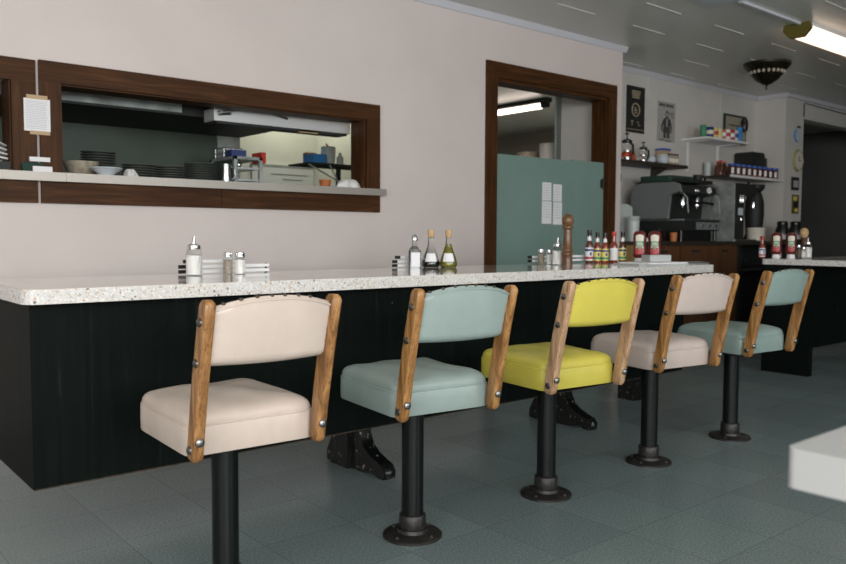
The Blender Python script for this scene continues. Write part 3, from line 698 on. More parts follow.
stool(3.702, 2.033, -5.5, 'sage2', 1, 'sea green vinyl stool at the far right end of the row', 5, 'oakmid')

# ---------------------------------------------------------------- condiments on the counter
CT = .8408
def sugar(x, y, z, h, label, r=.031):
    t = thing('sugar_pourer', label, 'sugar pourer', (x, y, z), 0, 'sugar pourers')
    k = h / .15
    MB().lathe([(r, 0), (r + .001, .004), (r + .001, .075 * k), (r * .92, .092 * k), (r * .82, .103 * k)], n=10).build('glass_jar', 'glass', t)
    MB().lathe([(r * .96, .004), (r * .97, .078 * k), (0, .082 * k)], n=10).build('sugar_fill', 'sugar', t)
    MB().lathe([(r * .85, .100 * k), (r * .88, .104 * k), (r * .86, .114 * k), (r * .4, .122 * k), (0, .124 * k)]).build('metal_cap', 'chrome', t)
    MB().tube([(0, 0, .118 * k), (0, 0, .135 * k), (.003, 0, .150 * k)], [.008, .0065, .0055], 10).build('spout', 'chrome', t)
def shaker(x, y, z, fill, label, r=.0185, h=.09):
    t = thing('table_shaker', label, 'shaker', (x, y, z), 0, 'salt and pepper shakers')
    MB().lathe([(r, 0), (r, h * .70), (r * .85, h * .78)], n=8).build('glass_body', 'glass', t)
    MB().lathe([(r * .96, .003), (r * .96, h * .66), (0, h * .67)], n=8).build('fill', fill, t)
    MB().lathe([(r * .92, h * .77), (r * .95, h * .80), (r * .92, h * .96), (r * .6, h), (0, h)], n=16).build('cap', 'chrome', t)
def caddy(x0, x1, y, z, label, seg):
    t = thing('condiment_rail', label, 'caddy', (x0, y, z), 0, 'slatted condiment rails')
    L = x1 - x0
    for zz, a, b_ in seg:
        MB().box(a * L + .0265, b_ * L, -.003, .003, zz, zz + .0125).build('slat', 'white', t, bevel=.001); MB().box(a * L - .002, a * L + .026, -.0045, .0045, zz - .001, zz + .0135).build('slat_end', 'black', t, bevel=.001)  # chrome reflections painted in: white for the window, black ends for the dark
    for f_ in (.5, .97): MB().box(f_ * L - .004, f_ * L + .004, .0032, .009, 0, .056 if f_ < .9 else .040).build('post', 'black', t, bevel=.001)
sg3 = [(.005, 0, 1), (.025, 0, 1), (.046, .05, .6)]
caddy(1.283, 1.685, 3.055, CT, 'slatted chrome rail behind the leftmost sugar pourer', sg3)
sugar(1.315, 2.985, CT, .152, 'glass sugar pourer at the left end of the counter')
shaker(1.456, 2.977, CT, 'peppr', 'pepper shaker beside the leftmost sugar pourer', .0195)
shaker(1.503, 2.965, CT, 'sugar', 'salt shaker beside the leftmost sugar pourer', .0215)
caddy(2.405, 2.76, 3.115, CT, 'slatted chrome rail behind the oil and vinegar bottles', sg3)
# square syrup bottle with label
t = thing('label_bottle', 'small dark bottle with pale blue label left of the vinegar', 'bottle', (2.498, 3.06, CT), -.6)
MB().prism(rrect(-.030, .030, -.026, .026, .008), 'z', 0, .088).build('bottle_body', 'vin', t, bevel=.004)
MB().lathe([(.029, .087), (.015, .105), (.0115, .110), (.0115, .138)]).build('bottle_neck', 'glass', t)
MB().lathe([(.015, .134), (.0165, .142), (.013, .158), (.005, .167), (0, .168)]).build('pour_cap', 'chrome', t)
MB().box(-.020, .026, -.0275, -.0262, .006, .078).build('label_border', 'dish', t, smooth=False)
MB().box(-.015, .022, -.0285, -.0272, .011, .073).build('label_paper', 'paper', t, smooth=False)
def flask(x, y, liq, lv, label, lab2):
    t = thing('glass_cruet', label, 'cruet', (x, y, CT), 0, 'corked cruets')
    o = [(.036, 0), (.0445, .010), (.045, .022), (.038, .050), (.024, .088), (.0155, .115), (.0145, .150), (.0185, .156)]
    MB().lathe(o).build('glass_flask', 'glass', t)
    def ins(z):
        for (r0, z0), (r1, z1) in zip(o, o[1:]):
            if z0 <= z <= z1: return (r0 + (r1 - r0) * (z - z0) / (z1 - z0)) * .93
        return .012
    zs = [.003, .01, .022, .05, .088, .115, .13]; zs = [z for z in zs if z < lv] + [lv]
    MB().lathe([(ins(z), z) for z in zs]).build('liquid', liq, t)
    MB().lathe([(.0125, .150), (.0155, .158), (.0165, .185), (.015, .190), (0, .190)]).build('cork', 'cork', t)
    # label: curved patch facing the viewer
    def lf(u, v):
        z = .030 + .042 * v; r = (.0436 + (z - .022) * (-.0072 / .028)) if z < .05 else (.038 - (z - .05) * .368)
        a = math.radians(-171 + 82 * u); r = ins(z) / .93 + .0012; return (r * math.cos(a), r * math.sin(a), z)
    b = MB(); b.grid(lf, 14, 6); b.build('label', 'paper', t)
flask(2.605, 3.060, 'vin', .036, 'corked vinegar flask with white label, dark liquid low in it', 0)
flask(2.686, 3.018, 'oil', .118, 'corked olive oil flask with white label, filled yellow green', 0)
caddy(3.375, 3.92, 3.105, CT, 'slatted chrome rail behind the pepper mill', [(.012, 0, 1), (.034, 0, 1)])
shaker(3.415, 3.045, CT, 'peppr', 'pepper shaker left of the pepper mill, outer of the pair', .0185, .088)
shaker(3.456, 3.02, CT, 'sugar', 'salt shaker left of the pepper mill, inner of the pair', .0175, .085)
sugar(3.440, 2.945, CT, .152, 'glass sugar pourer directly left of the tall pepper mill', .0285)
t = thing('pepper_mill', 'tall turned walnut pepper mill standing on the counter', 'pepper mill', (3.432, 2.862, CT))
t.location = (3.425, 2.862, CT)
MB().lathe([(.030, 0), (.030, .008), (.0285, .012), (.0285, .055), (.031, .060), (.031, .068), (.027, .073), (.0315, .078), (.0315, .086), (.0265, .092), (.024, .15), (.0215, .190), (.0215, .197)]).build('mill_body', 'walnut', t)
MB().lathe([(.0215, .197), (.030, .204), (.031, .212), (.027, .218), (.024, .222), (.030, .232), (.033, .246), (.031, .262), (.022, .275), (.010, .281), (0, .282)]).build('mill_head', 'walnut', t)
MB().lathe([(.004, .280), (.0075, .284), (.0075, .290), (.003, .295), (0, .295)], n=14).build('nut', 'bolt', t)
def hot(x, y, h, liq, cap, lab, mark, label, z=CT, r=.021, grp='hot sauce bottles on the long counter'):
    t = thing('hot_sauce_bottle', label, 'sauce bottle', (x, y, z), -.5, grp)
    k = h / .19
    MB().lathe([(r * .95, 0), (r, .004), (r, .098 * k), (r * .85, .112 * k), (r * .5, .128 * k), (r * .45, .150 * k), (r * .45, .165 * k)], n=20).build('bottle_body', liq, t)
    MB().lathe([(r * .56, .160 * k), (r * .6, .164 * k), (r * .58, .188 * k), (0, .19 * k)], n=18).build('cap', cap, t)
    MB().lathe([(r * .55, .128 * k), (r * .5, .150 * k)], n=18).build('neck_band', 'white' if cap != 'red' else 'hot', t)
    b = MB(); b.lathe([(r + .0008, .014 * k), (r + .0008, .088 * k)], n=24); b.mi = 1
    b.mi = 1; b.lathe([(r + .0014, .068 * k), (r + .0014, .080 * k)], n=24); b.mi = 2; b.lathe([(r + .0014, .022 * k), (r + .0014, .036 * k)], n=24)
    b.mi = 1; b.grid(lambda u, v: ((r + .0018) * math.cos(math.radians(-105 + 30 * u)), (r + .0018) * math.sin(math.radians(-105 + 30 * u)), (.042 + .020 * v) * k), 5, 2)
    b.build('label', [lab, mark, 'paper' if mark == 'paper' else 'green' if lab == 'lblyellow' else 'tomato'], t)
hot(3.861, 3.057, .200, 'hotd', 'black', 'paper', 'navy', 'hot sauce with black cap and blue and red printed label, tallest', r=.0235)
hot(3.905, 3.031, .188, 'hot', 'black', 'lblyellow', 'navy', 'yellow labelled hot sauce second in the row, next to the tallest')
hot(3.952, 3.010, .184, 'hot', 'black', 'lblyellow', 'navy', 'yellow labelled hot sauce left of the red capped bottle', r=.0225)
hot(4.069, 3.032, .192, 'hot', 'red', 'paper', 'paper', 'hot sauce with a red cap and plain white label', r=.0235)
hot(4.118, 3.002, .192, 'hotd', 'black', 'lblyellow', 'navy', 'yellow labelled hot sauce right of the red capped bottle', r=.0225)
def ketchup(x, y, z, label, rz=0, grp='ketchup bottles'):
    t = thing('ketchup_bottle', label, 'ketchup bottle', (x, y, z), rz, grp)
    MB().lathe([(.029, 0), (.030, .003), (.028, .028), (.024, .030)], n=28, sy=.75).build('cap', 'white', t)
    MB().lathe([(.024, .029), (.037, .040), (.040, .055), (.0385, .080), (.036, .105), (.038, .130), (.0395, .150), (.038, .172), (.033, .186), (.020, .194), (0, .196)], n=32, sy=.66).build('bottle_body', 'ketchup', t)
    b = MB()
    def patch(a0, a1, z0, z1, off, mi, bulge=0):
        b.mi = mi
        def g(u, v):
            a = math.radians(a0 + (a1 - a0) * u); zz = z0 + (z1 - z0) * v + bulge * math.sin(math.pi * u) * (1 if v > .5 else 0)
            R_ = .0375 + off + .0015 * abs((zz - .105) / .05)
            return (R_ * math.cos(a), .66 * R_ * math.sin(a), zz)
        b.grid(g, 12, 5)
    patch(-125, -55, .062, .165, .001, 0, .008)
    patch(-124, -56, .100, .132, .002, 1)
    patch(-120, -60, .108, .113, .003, 0); patch(-115, -68, .118, .124, .003, 0)
    patch(-122, -58, .054, .092, .003, 2, .006)
    patch(-102, -78, .084, .094, .0038, 1)
    b.build('label', ['lblcream', 'green', 'tomato'], t)
ketchup(4.128, 2.885, CT, 'upside down ketchup bottle beside the yellow labelled hot sauce, left of two', -.97)
ketchup(4.206, 2.832, CT, 'upside down ketchup bottle behind the menus, right of two', -.97)
# menus, tray with cutlery, grey check holder
def slab(name, c, size, rz, m, label, cat, grp=None, ry=0):
    o = MB().obox((0, 0, 0), size).build(name, m, bevel=.0015, seg=1); o.location = c; o.rotation_euler = (0, ry, rz); return tag(o, label, cat, grp)
slab('menu_folder', (3.92, 2.66, CT + .004), (.36, .22, .008), -.25, 'tray', 'grey folded menu at the bottom of the pile on the counter', 'menu')
slab('menu_folder', (3.93, 2.65, CT + .012), (.34, .21, .007), -.1, 'paper', 'white menu lying on top of the grey menu', 'menu')
slab('check_holder', (4.03, 2.70, CT + .0155 + .0195), (.14, .09, .038), -.4, 'tray', 'grey check holder box standing on the menus', 'box')
slab('metal_tray', (4.19, 2.555, CT + .0035), (.15, .09, .006), -.3, 'steel', 'small steel tray near the right counter corner', 'tray')
t = thing('serving_spoon', 'steel serving spoon sticking out over the right counter corner', 'spoon', (4.19, 2.565, CT + .0115), -.35)
MB().tube([(-.12, 0, 0), (.05, 0, .002), (.08, 0, .0)], [.004, .003, .004], 8).build('handle', 'steel', t)
MB().lathe([(0, -.004), (.015, -.003), (.02, .001), (0, 0)], (.10, 0, 0), 16, sx=1.3).build('spoon_bowl', 'steel', t)
# second counter condiments
ketchup(5.955, 2.935, CT, 'ketchup bottle on the side counter, left of two', -1.1)
ketchup(6.045, 2.865, CT, 'ketchup bottle on the side counter, right of two', -1.1)
hot(5.885, 3.010, .165, 'hot', 'red', 'paper', 'navy', 'hot sauce bottle left of the ketchup on the side counter', r=.022, grp='hot sauce bottles on the side counter')
hot(5.925, 3.035, .170, 'hotd', 'black', 'lblyellow', 'navy', 'hot sauce bottle behind the ketchup on the side counter', r=.02, grp='hot sauce bottles on the side counter')
hot(6.045, 2.960, .150, 'hot', 'red', 'paper', 'navy', 'hot sauce bottle between the two ketchups on the side counter', r=.02, grp='hot sauce bottles on the side counter')
sugar(6.290, 2.850, CT, .156, 'glass sugar pourer on the side counter', .030)
shaker(6.220, 2.85, CT, 'sugar', 'salt shaker left of the sugar pourer on the side counter', .018, .085)
shaker(6.265, 2.91, CT, 'peppr', 'pepper shaker behind the salt shaker on the side counter', .018, .10)
t = thing('pepper_mill', 'amber wood pepper mill on the side counter', 'pepper mill', (6.44, 2.95, CT))
MB().lathe([(.032, 0), (.032, .02), (.022, .06), (.020, .14), (.027, .16)]).build('mill_body', 'walnut', t)
MB().lathe([(.022, .16), (.032, .185), (.034, .205), (.026, .225), (.008, .235), (0, .237)]).build('mill_head', 'cork', t)

# ---------------------------------------------------------------- back counter in the alcove
bc = thing('back_counter', 'brown wooden back counter with cabinet doors in the alcove', 'counter', (5.87, 4.05, 0))
MB().box(0, 3.15, -.02, .72, .925, .96).build('worktop', 'darkwood', bc, bevel=.003)
MB().box(0.012, 1.555, .01, .70, .08, .925).build('cabinet_body', 'cab', bc, smooth=False)
MB().box(0, .012, .0, .70, .0, .925).build('side_panel', 'cabend_lit', bc, smooth=False)
MB().box(0.012, 3.10, .06, .70, 0, .08).build('toe_kick', 'blackm', bc, smooth=False)
for k in range(3):
    x0 = .03 + .508 * k
    d = MB().box(x0, x0 + .495, -.008, .01, .10, .915).build('cabinet_door', 'cab', bc, bevel=.003)
    MB().box(x0 + .19, x0 + .30, -.022, -.008, .86, .878).build('door_pull', 'blackm', d, bevel=.002)
MB().box(1.62, 3.10, .45, .70, .08, .925).box(1.555, 1.62, .0, .70, .08, .925).box(3.08, 3.10, 0, .7, .08, .925).box(1.62, 3.08, 0.02, .45, .66, .68).build('open_shelving', 'blackm', bc, smooth=False)
for k, (x, lb) in enumerate(((7.62, 'clear glass under the back counter, left of two'), (7.76, 'clear glass under the back counter, right of two'))):
    tag(MB().lathe([(.032, 0), (.038, .12), (.036, .12), (.030, .006), (0, .006)], (x, 4.14, .68)).build('drinking_glass', 'glass'), lb, 'glass', 'glasses under the back counter')

BZ = .96
# espresso machine
es = thing('espresso_machine', 'two group espresso machine with grey side panel on the back counter', 'espresso machine', (6.45, 4.10, BZ))
side = [(-.0, .525), (.06, .545), (.40, .545), (.50, .50), (.52, .40), (.52, .21), (.11, .21), (.09, .42), (-.02, .455)]
MB().prism([(y, z) for y, z in side], 'x', 0, .03).build('side_panel', 'espgrey', es, bevel=.006)
MB().prism([(y, z) for y, z in side], 'x', .65, .68).build('side_panel', 'espgrey', es, bevel=.006)
MB().prism([(.01, .51), (.07, .53), (.40, .53), (.50, .47), (.50, .22), (.16, .22), (.14, .42), (.0, .45)], 'x', .03, .65).build('machine_body', 'blackm', es, bevel=.004)
MB().tube([(-.002, -.02, .455), (-.002, .09, .425), (-.002, .108, .215)], .006, 8).build('chrome_edge', 'chrome', es)
MB().box(.03, .65, -.05, .30, .19, .205).build('drip_tray', 'steel', es, bevel=.003)
MB().box(.03, .65, -.03, .45, .10, .19).build('lower_body', 'blackm', es, bevel=.003)
MB().box(.25, .64, -.036, -.03, .11, .18).build('control_plate', 'espgrey', es)
for x in (.34, .46, .58): MB().cyl((x, -.036, .145), (x, -.048, .145), .014).build('knob', 'steel', es)
MB().box(.05, .63, .04, .44, 0, .10).build('base_box', 'black', es)
for i, x in enumerate((.16, .40)):
    g = MB().lathe([(.028, .36), (.028, .41), (.022, .42)], (x, .06, 0), 20).build('group_head', 'chrome', es)
    MB().tube([(x, .03, .365), (x, -.04, .36), (x, -.11, .345)], [.010, .012, .014], 10).build('portafilter_handle', 'black', g)
    MB().lathe([(.034, .335), (.034, .36)], (x, .06, 0), 20).lathe([(.006, .31), (.008, .335)], (x, .06, 0), 10).build('portafilter', 'chrome', g)
for x in (.06, .60): MB().tube([(x, -.01, .44), (x, -.05, .40), (x + .01, -.06, .26)], .006, 8).build('steam_wand', 'steeldim', es)
for x in (.26, .30, .52): MB().ball((x, -.01, .47), .016).build('knob', 'chrome', es)
MB().cyl((.50, .0, .48), (.50, -.015, .48), .03).build('pressure_gauge', 'white', es)
for x in (.05, .63):
    for y in (.0, .42): MB().cyl((x, y, 0), (x, y, .10), .018).build('leg', 'black', es)
MB().box(.02, .66, .05, .48, .548, .556).box(.02, .66, .05, .06, .556, .58).build('cup_rail', 'blackm', es)
# folded green towels and mug on top
tag(MB().prism(rrect(6.47, 6.86, 4.20, 4.54, .03), 'z', BZ + .557, BZ + .61).build('folded_towel', 'dgreen', bevel=.012, seg=3), 'dark green folded towel on top of the espresso machine', 'towel')
t = thing('coffee_mug', 'dark mug at the right end on top of the espresso machine', 'mug', (7.02, 4.26, BZ + .557))
MB().lathe([(.035, 0), (.042, .01), (.044, .085), (.04, .085), (.037, .012), (0, .012)]).build('mug_body', 'blackm', t)
MB().tube([(.042, 0, .07), (.07, 0, .065), (.072, 0, .03), (.042, 0, .02)], .006, 8).build('handle', 'tan', t)
tag(MB().lathe([(.028, 0), (.034, .08), (.031, .08), (.026, .006), (0, .006)], (6.36, 3.985 + .1, BZ)).build('espresso_cup', 'orange'), 'amber cup in front of the espresso machine', 'cup')
tag(MB().lathe([(.028, 0), (.033, .11), (.030, .11), (.026, .006), (0, .006)], (6.22, 4.12, BZ)).build('drinking_glass', 'glass'), 'clear glass left of the amber cup on the back counter', 'glass')
crumple('bar_towel', (6.02, 4.10, BZ), .09, .04, .03, 'cloth', 'small bunched white towel on the back counter', 'towel', 5)
# cup stacks and spray bottle at left
t = thing('cup_stack', 'tall stack of clear plastic cups at the left of the back counter', 'cups', (5.97, 4.24, BZ))
MB().lathe([(.045, 0), (.052, .16), (.052, .175)], n=24).build('cup_sleeve', 'milk', t)
for k in range(4): MB().lathe([(.052, .175 + .012 * k), (.0545, .185 + .012 * k)], n=24).build('cup', 'milk', t)
t = thing('paper_bag', 'white upright paper bag of lids behind the cup stack', 'bag', (6.03, 4.42, BZ))
MB().prism([(-.12, 0), (.12, 0), (.10, .31), (.02, .335), (-.11, .33)], 'y', -.05, .05).build('bag_body', 'milk', t, bevel=.01, seg=3)
t = thing('spray_bottle', 'white spray bottle with a green head at the wall corner', 'spray bottle', (6.12, 4.50, BZ))
t.location = (6.17, 4.58, BZ)
MB().lathe([(.045, 0), (.05, .02), (.05, .42), (.03, .50), (.015, .56)]).build('bottle_body', 'milk', t)
MB().box(-.02, .05, -.016, .016, .56, .625).box(.03, .045, -.008, .008, .50, .56).build('spray_head', 'leaf', t, bevel=.005)

# brewers / grinders
br = thing('coffee_brewer', 'tall coffee brewer with steel side panel right of the espresso machine', 'coffee brewer', (7.39, 4.08, BZ))
MB().box(0, .02, 0, .26, 0, .575).build('side_panel', 'steeldim', br, bevel=.003)
MB().box(.02, .42, .12, .26, 0, .575).box(.02, .42, .0, .12, .46, .575).box(.02, .13, .01, .12, .02, .46).build('brewer_body', 'blackm', br, bevel=.004)
MB().box(.02, .42, -.02, .12, 0, .02).build('base_tray', 'steel', br, bevel=.003)
for x in (.10, .145): MB().lathe([(.017, .38), (.019, .40), (.019, .44), (.012, .455)], (x, -.01, 0), 16).build('chrome_tap', 'chrome', br)
MB().box(.10, .17, -.004, .01, .26, .33).build('display_panel', 'dish', br, bevel=.002)
MB().lathe([(.012, .20), (.015, .22), (.012, .235)], (.13, -.005, 0), 12).build('knob', 'chrome', br)
gr = thing('coffee_grinder', 'black coffee grinder with rounded hopper beside the brewer', 'coffee grinder', (8.21, 4.30, BZ))
MB().lathe([(.10, 0), (.11, .02), (.08, .08), (.09, .16), (.10, .28), (.095, .42), (.075, .49), (.06, .52)]).build('grinder_body', 'blackm', gr)
MB().lathe([(.06, .52), (.10, .56), (.10, .60), (0, .61)]).build('hopper', 'blackm', gr)
MB().lathe([(.022, .34), (.025, .36), (.02, .41)], (-.14, -.06, 0), 14).build('dosing_knob', 'chrome', gr)
tag(MB().lathe([(.07, 0), (.085, .01), (.088, .12), (.092, .126), (.092, .138), (0, .140)], (7.92, 4.125, BZ + .0), 32).build('cream_tub', 'lblcream'), 'round cream tub with lid on the back counter', 'tub')
tag(MB().lathe([(.03, 0), (.03, .10), (.012, .13), (.012, .16), (0, .16)], (7.70, 4.02 + .34, BZ + .0)).build('steel_canister', 'steeldim'), 'narrow steel canister behind the cream tub', 'canister') if False else None
t = thing('thermal_carafe', 'black lidded carafe on the back counter, left of two', 'carafe', (8.56, 4.16, BZ))
def carafe(t):
    MB().lathe([(.07, 0), (.075, .02), (.07, .12), (.05, .17)]).build('carafe_body', 'black', t)
    MB().lathe([(.0765, .02), (.074, .07)]).build('steel_band', 'steeldim', t)
    MB().lathe([(.052, .17), (.056, .19), (.05, .215), (0, .22)]).build('lid', 'black', t)
    MB().tube([(.05, 0, .19), (.11, 0, .18), (.11, 0, .07), (.07, 0, .04)], .010, 8).build('handle', 'black', t)
carafe(t)
t = thing('thermal_carafe', 'black lidded carafe on the back counter, right of two', 'carafe', (8.80, 4.13, BZ)); carafe(t)

# lower dark wall shelf with coffee presses
ls = thing('dark_wall_shelf', 'dark wooden wall shelf holding coffee presses in the alcove', 'shelf', (5.86, 4.52, 1.690))
MB().box(0, 1.41, 0, .26, 0, .032).build('shelf_board', 'darkwood', ls, bevel=.003)
for x in (.2, 1.15): MB().prism([(.26, 0), (.26, -.10), (.06, 0)], 'x', x - .012, x + .012).build('bracket', 'darkwood', ls, smooth=False)
LZ = 1.722
def press(x, y, r, h, label):
    t = thing('french_press', label, 'french press', (x, y, LZ), 0, 'coffee presses on the dark shelf')
    MB().lathe([(r, 0), (r, h * .62), (r * 1.02, h * .64)], n=24).build('glass_beaker', 'glass', t)
    MB().lathe([(r * 1.04, 0), (r * 1.04, h * .12)], n=24).build('metal_base', 'chrome', t); MB().lathe([(r * 1.04, h * .30), (r * 1.04, h * .36)], n=24).build('metal_ring', 'chrome', t)
    MB().lathe([(r * 1.08, h * .64), (r * 1.08, h * .70), (r * .5, h * .76), (.006, h * .77), (.006, h * .9), (.018, h * .92), (.018, h * .97), (0, h)], n=20).build('lid', 'black', t)
    MB().tube([(r, 0, h * .62), (r + .05, 0, h * .60), (r + .055, 0, h * .35), (r + .03, 0, h * .16)], .010, 8).build('handle', 'black', t)
press(6.375, 4.62, .046, .27, 'large coffee press at the left end of the dark wall shelf')
press(6.625, 4.61, .036, .20, 'smaller coffee press right of the red kettle')
t = thing('red_kettle', 'orange red kettle between the two coffee presses', 'kettle', (6.515, 4.70, LZ))
MB().lathe([(.06, 0), (.068, .02), (.062, .08), (.04, .105), (.012, .115), (0, .12)]).build('kettle_body', 'redpot', t)
MB().tube([(.055, 0, .05), (.08, 0, .08), (.09, 0, .10)], [.014, .010, .008], 8).build('spout', 'redpot', t)
tag(MB().lathe([(.03, 0), (.05, .03), (.048, .055), (.03, .075), (.028, .07), (.04, .05), (.03, .01), (0, .01)], (6.80, 4.64, LZ)).build('glass_globe', 'dish'), 'small pale glass globe right of the smaller coffee press', 'jar')
tag(MB().lathe([(.035, 0), (.062, .035), (.062, .07), (.04, .105), (.036, .1), (.052, .06), (.03, .01), (0, .01)], (7.0, 4.64, LZ)).build('glass_globe', 'dish'), 'larger pale glass globe left of the spice jars', 'jar')
for k, (x, y, lb) in enumerate(((7.10, 4.62, 'brown spice jar on the dark shelf, first right of the large globe'), (7.155, 4.62, 'brown spice jar on the dark shelf, second right of the large globe'), (7.21, 4.62, 'brown spice jar on the dark shelf, third right of the large globe'))):
    t = thing('spice_jar', lb, 'jar', (x, y, LZ), 0, 'spice jars on the dark shelf')
    MB().lathe([(.024, 0), (.024, .09), (.02, .1)], n=14).build('jar_body', 'peppr', t)
    MB().lathe([(.0245, .03), (.0245, .07)], n=14).build('label', 'lblcream', t)
    MB().lathe([(.022, .1), (.022, .118), (0, .118)], n=14).build('lid', 'tack', t)
tag(MB().box(7.06, 7.19, 4.68, 4.76, LZ, LZ + .155).build('spice_box', 'tan', bevel=.003), 'tan carton with blue lid behind the spice jars', 'box')
MB().box(7.055, 7.195, 4.675, 4.765, LZ + .155, LZ + .175).build('lid', 'blue', bpy.data.objects['spice_box'], bevel=.003)
t = thing('glass_jar', 'small glass jar with steel lid at the right end of the dark shelf', 'jar', (7.235, 4.575, LZ)); t.location = (7.30 - .06, 4.72, LZ)
t.location = (7.242, 4.70, LZ)
MB().lathe([(.026, 0), (.026, .07)], n=16).build('jar_body', 'glass', t); MB().lathe([(.027, .07), (.027, .09), (0, .092)], n=16).build('lid', 'chrome', t)

# upper white shelf with cans
us = thing('white_wall_shelf', 'white wall shelf with a row of coloured cans', 'shelf', (7.55, 4.48, 2.018))
MB().box(0, .86, 0, .30, 0, .022).build('shelf_board', 'white', us, bevel=.002)
for x in (.12, .72): MB().box(x - .012, x + .012, .285, .30, -.32, 0).prism([(.285, 0), (.285, -.012), (.04, -.004), (.04, 0)], 'x', x - .01, x + .01).build('bracket', 'white', us)
UZ = 2.04
cans = [(7.61, .032, .125, 'green', None, 'plain green can at the left end of the white shelf'),
        (7.745, .042, .115, 'navy', 'lblcream', 'wide navy can with cream band beside the green can'),
        (7.845, .038, .112, 'lblyellow', 'tomato', 'yellow can with red band, third on the white shelf'),
        (7.935, .036, .112, 'lblcream', 'lblyellow', 'cream can with yellow band, fourth on the white shelf'),
        (8.02, .034, .112, 'orange', 'paper', 'orange can with white band in the middle of the white shelf'),
        (8.11, .038, .118, 'paper', 'tomato', 'white can with red band right of the orange can'),
        (8.205, .038, .120, 'tomato', 'paper', 'red can with white band near the right end of the white shelf'),
        (8.295, .034, .125, 'dish', 'navy', 'pale can with navy band beside the blue bottle')]
for x, r, h, m, bd, lb in cans:
    x = 7.60 + (x - 7.61) * .94
    t = thing('drink_can', lb, 'can', (x, 4.56, UZ), 0, 'cans on the white shelf')
    MB().lathe([(r * .85, 0), (r, .006), (r, h - .006), (r * .88, h), (r * .8, h - .003), (0, h - .003)], n=20).build('can_body', m, t)
    if bd: MB().lathe([(r + .0008, h * .35), (r + .0008, h * .7)], n=20).build('label_band', bd, t)
t = thing('blue_canister', 'tall blue canister at the right end of the white shelf', 'canister', (8.335, 4.56, UZ))
MB().lathe([(.03, 0), (.03, .13), (.034, .135), (.034, .165), (0, .165)], n=18).build('canister_body', 'bluebox', t)
t = thing('picture_frame', 'framed certificate on the alcove wall above the cans', 'picture', (8.61, AY, 2.06))
MB().box(-.24, .24, -.02, 0, 0, .33).build('frame', 'dgreen', t, bevel=.004)
MB().box(-.215, .215, -.024, -.02, .025, .305).build('print', 'bowl', t, smooth=False)
MB().box(-.15, .15, -.025, -.024, .20, .215).box(-.12, .12, -.025, -.024, .15, .16).box(-.13, .10, -.025, -.024, .10, .108).build('print_lines', 'inkgrey', t, smooth=False)
t = thing('headphones', 'black headphones hung over the corner of the picture frame', 'headphones', (8.76, AY - .05, 2.205))
MB().tube([(.055 * math.cos(a), 0, .085 + .075 * math.sin(a)) for a in [math.radians(d) for d in range(0, 360, 15)]], .012, 8, True).build('headband', 'black', t)
MB().obox((-.045, -.01, .10), (.05, .04, .05)).build('ear_pad', 'black', t, bevel=.01)

# jar shelf on the side wall
js = thing('jar_shelf', 'steel edged shelf in the alcove corner carrying blue lidded jars', 'shelf', (7.91, 4.42, 1.645))
MB().box(0, 1.19, 0, .36, 0, .018).build('shelf_board', 'darkwood', js, smooth=False)
MB().box(0, 1.19, -.008, 0, -.008, .018).build('front_edge', 'white', js, bevel=.002)
for x in (.1, 1.05): MB().box(x - .01, x + .01, .34, .36, -.2, 0).build('bracket', 'blackm', js, smooth=False)
JZ = 1.663
for k in range(9):
    x = 8.03 + .118 * k
    lb = 'blue lidded jar with white label on the alcove corner shelf, ' + ['leftmost', 'second from the left', 'third from the left', 'fourth from the left', 'fifth from the left', 'sixth from the left', 'third from the right', 'second from the right', 'rightmost'][k]
    t = thing('storage_jar', lb, 'jar', (x, 4.47, JZ), 0, 'blue lidded jars on the corner shelf')
    MB().lathe([(.038, 0), (.038, .09), (.034, .1)], n=18).build('jar_body', 'hotd', t)
    b = MB(); b.grid(lambda u, v: (.0388 * math.cos(math.radians(-155 + 40 * u)), .0388 * math.sin(math.radians(-155 + 40 * u)), .02 + .06 * v), 8, 2); b.build('label', 'paper', t)
    MB().lathe([(.04, .1), (.041, .102), (.041, .122), (0, .122)], n=18).build('lid', 'blue', t)
for k, (x, y, m, lb) in enumerate(((7.96, 4.56, 'hotd', 'dark red syrup bottle at the left front of the corner shelf'), (8.03, 4.63, 'hot', 'red syrup bottle behind the dark red one on the corner shelf'), (8.11, 4.60, 'hotd', 'brown syrup bottle, middle row of the corner shelf'))):
    t = thing('syrup_bottle', lb, 'bottle', (x, y, JZ), 0, 'syrup bottles on the corner shelf')
    MB().lathe([(.034, 0), (.034, .10), (.016, .125), (.016, .14)], n=18).build('bottle_body', m, t)
    MB().lathe([(.018, .14), (.018, .16), (0, .16)], n=14).build('cap', 'red', t)
tag(MB().lathe([(.036, 0), (.036, .12), (.038, .12), (.038, .145), (0, .145)], (7.96, 4.71, JZ)).build('clear_canister', 'milk'), 'pale canister at the back left of the corner shelf', 'canister')
t = thing('storage_crate', 'black storage crate resting behind the blue lidded jars', 'crate', (8.76, 4.66, JZ))
MB().prism([(-.15, 0), (.15, 0), (.145, .27), (.12, .30), (-.12, .30), (-.15, .28)], 'y', -.105, .105).build('crate_body', 'blackm', t, bevel=.012)
tag(MB().lathe([(.045, 0), (.045, .24), (.04, .25), (0, .25)], (8.99, 4.62, JZ)).build('tall_tin', 'tack'), 'dark tall tin beside the black crate', 'tin')

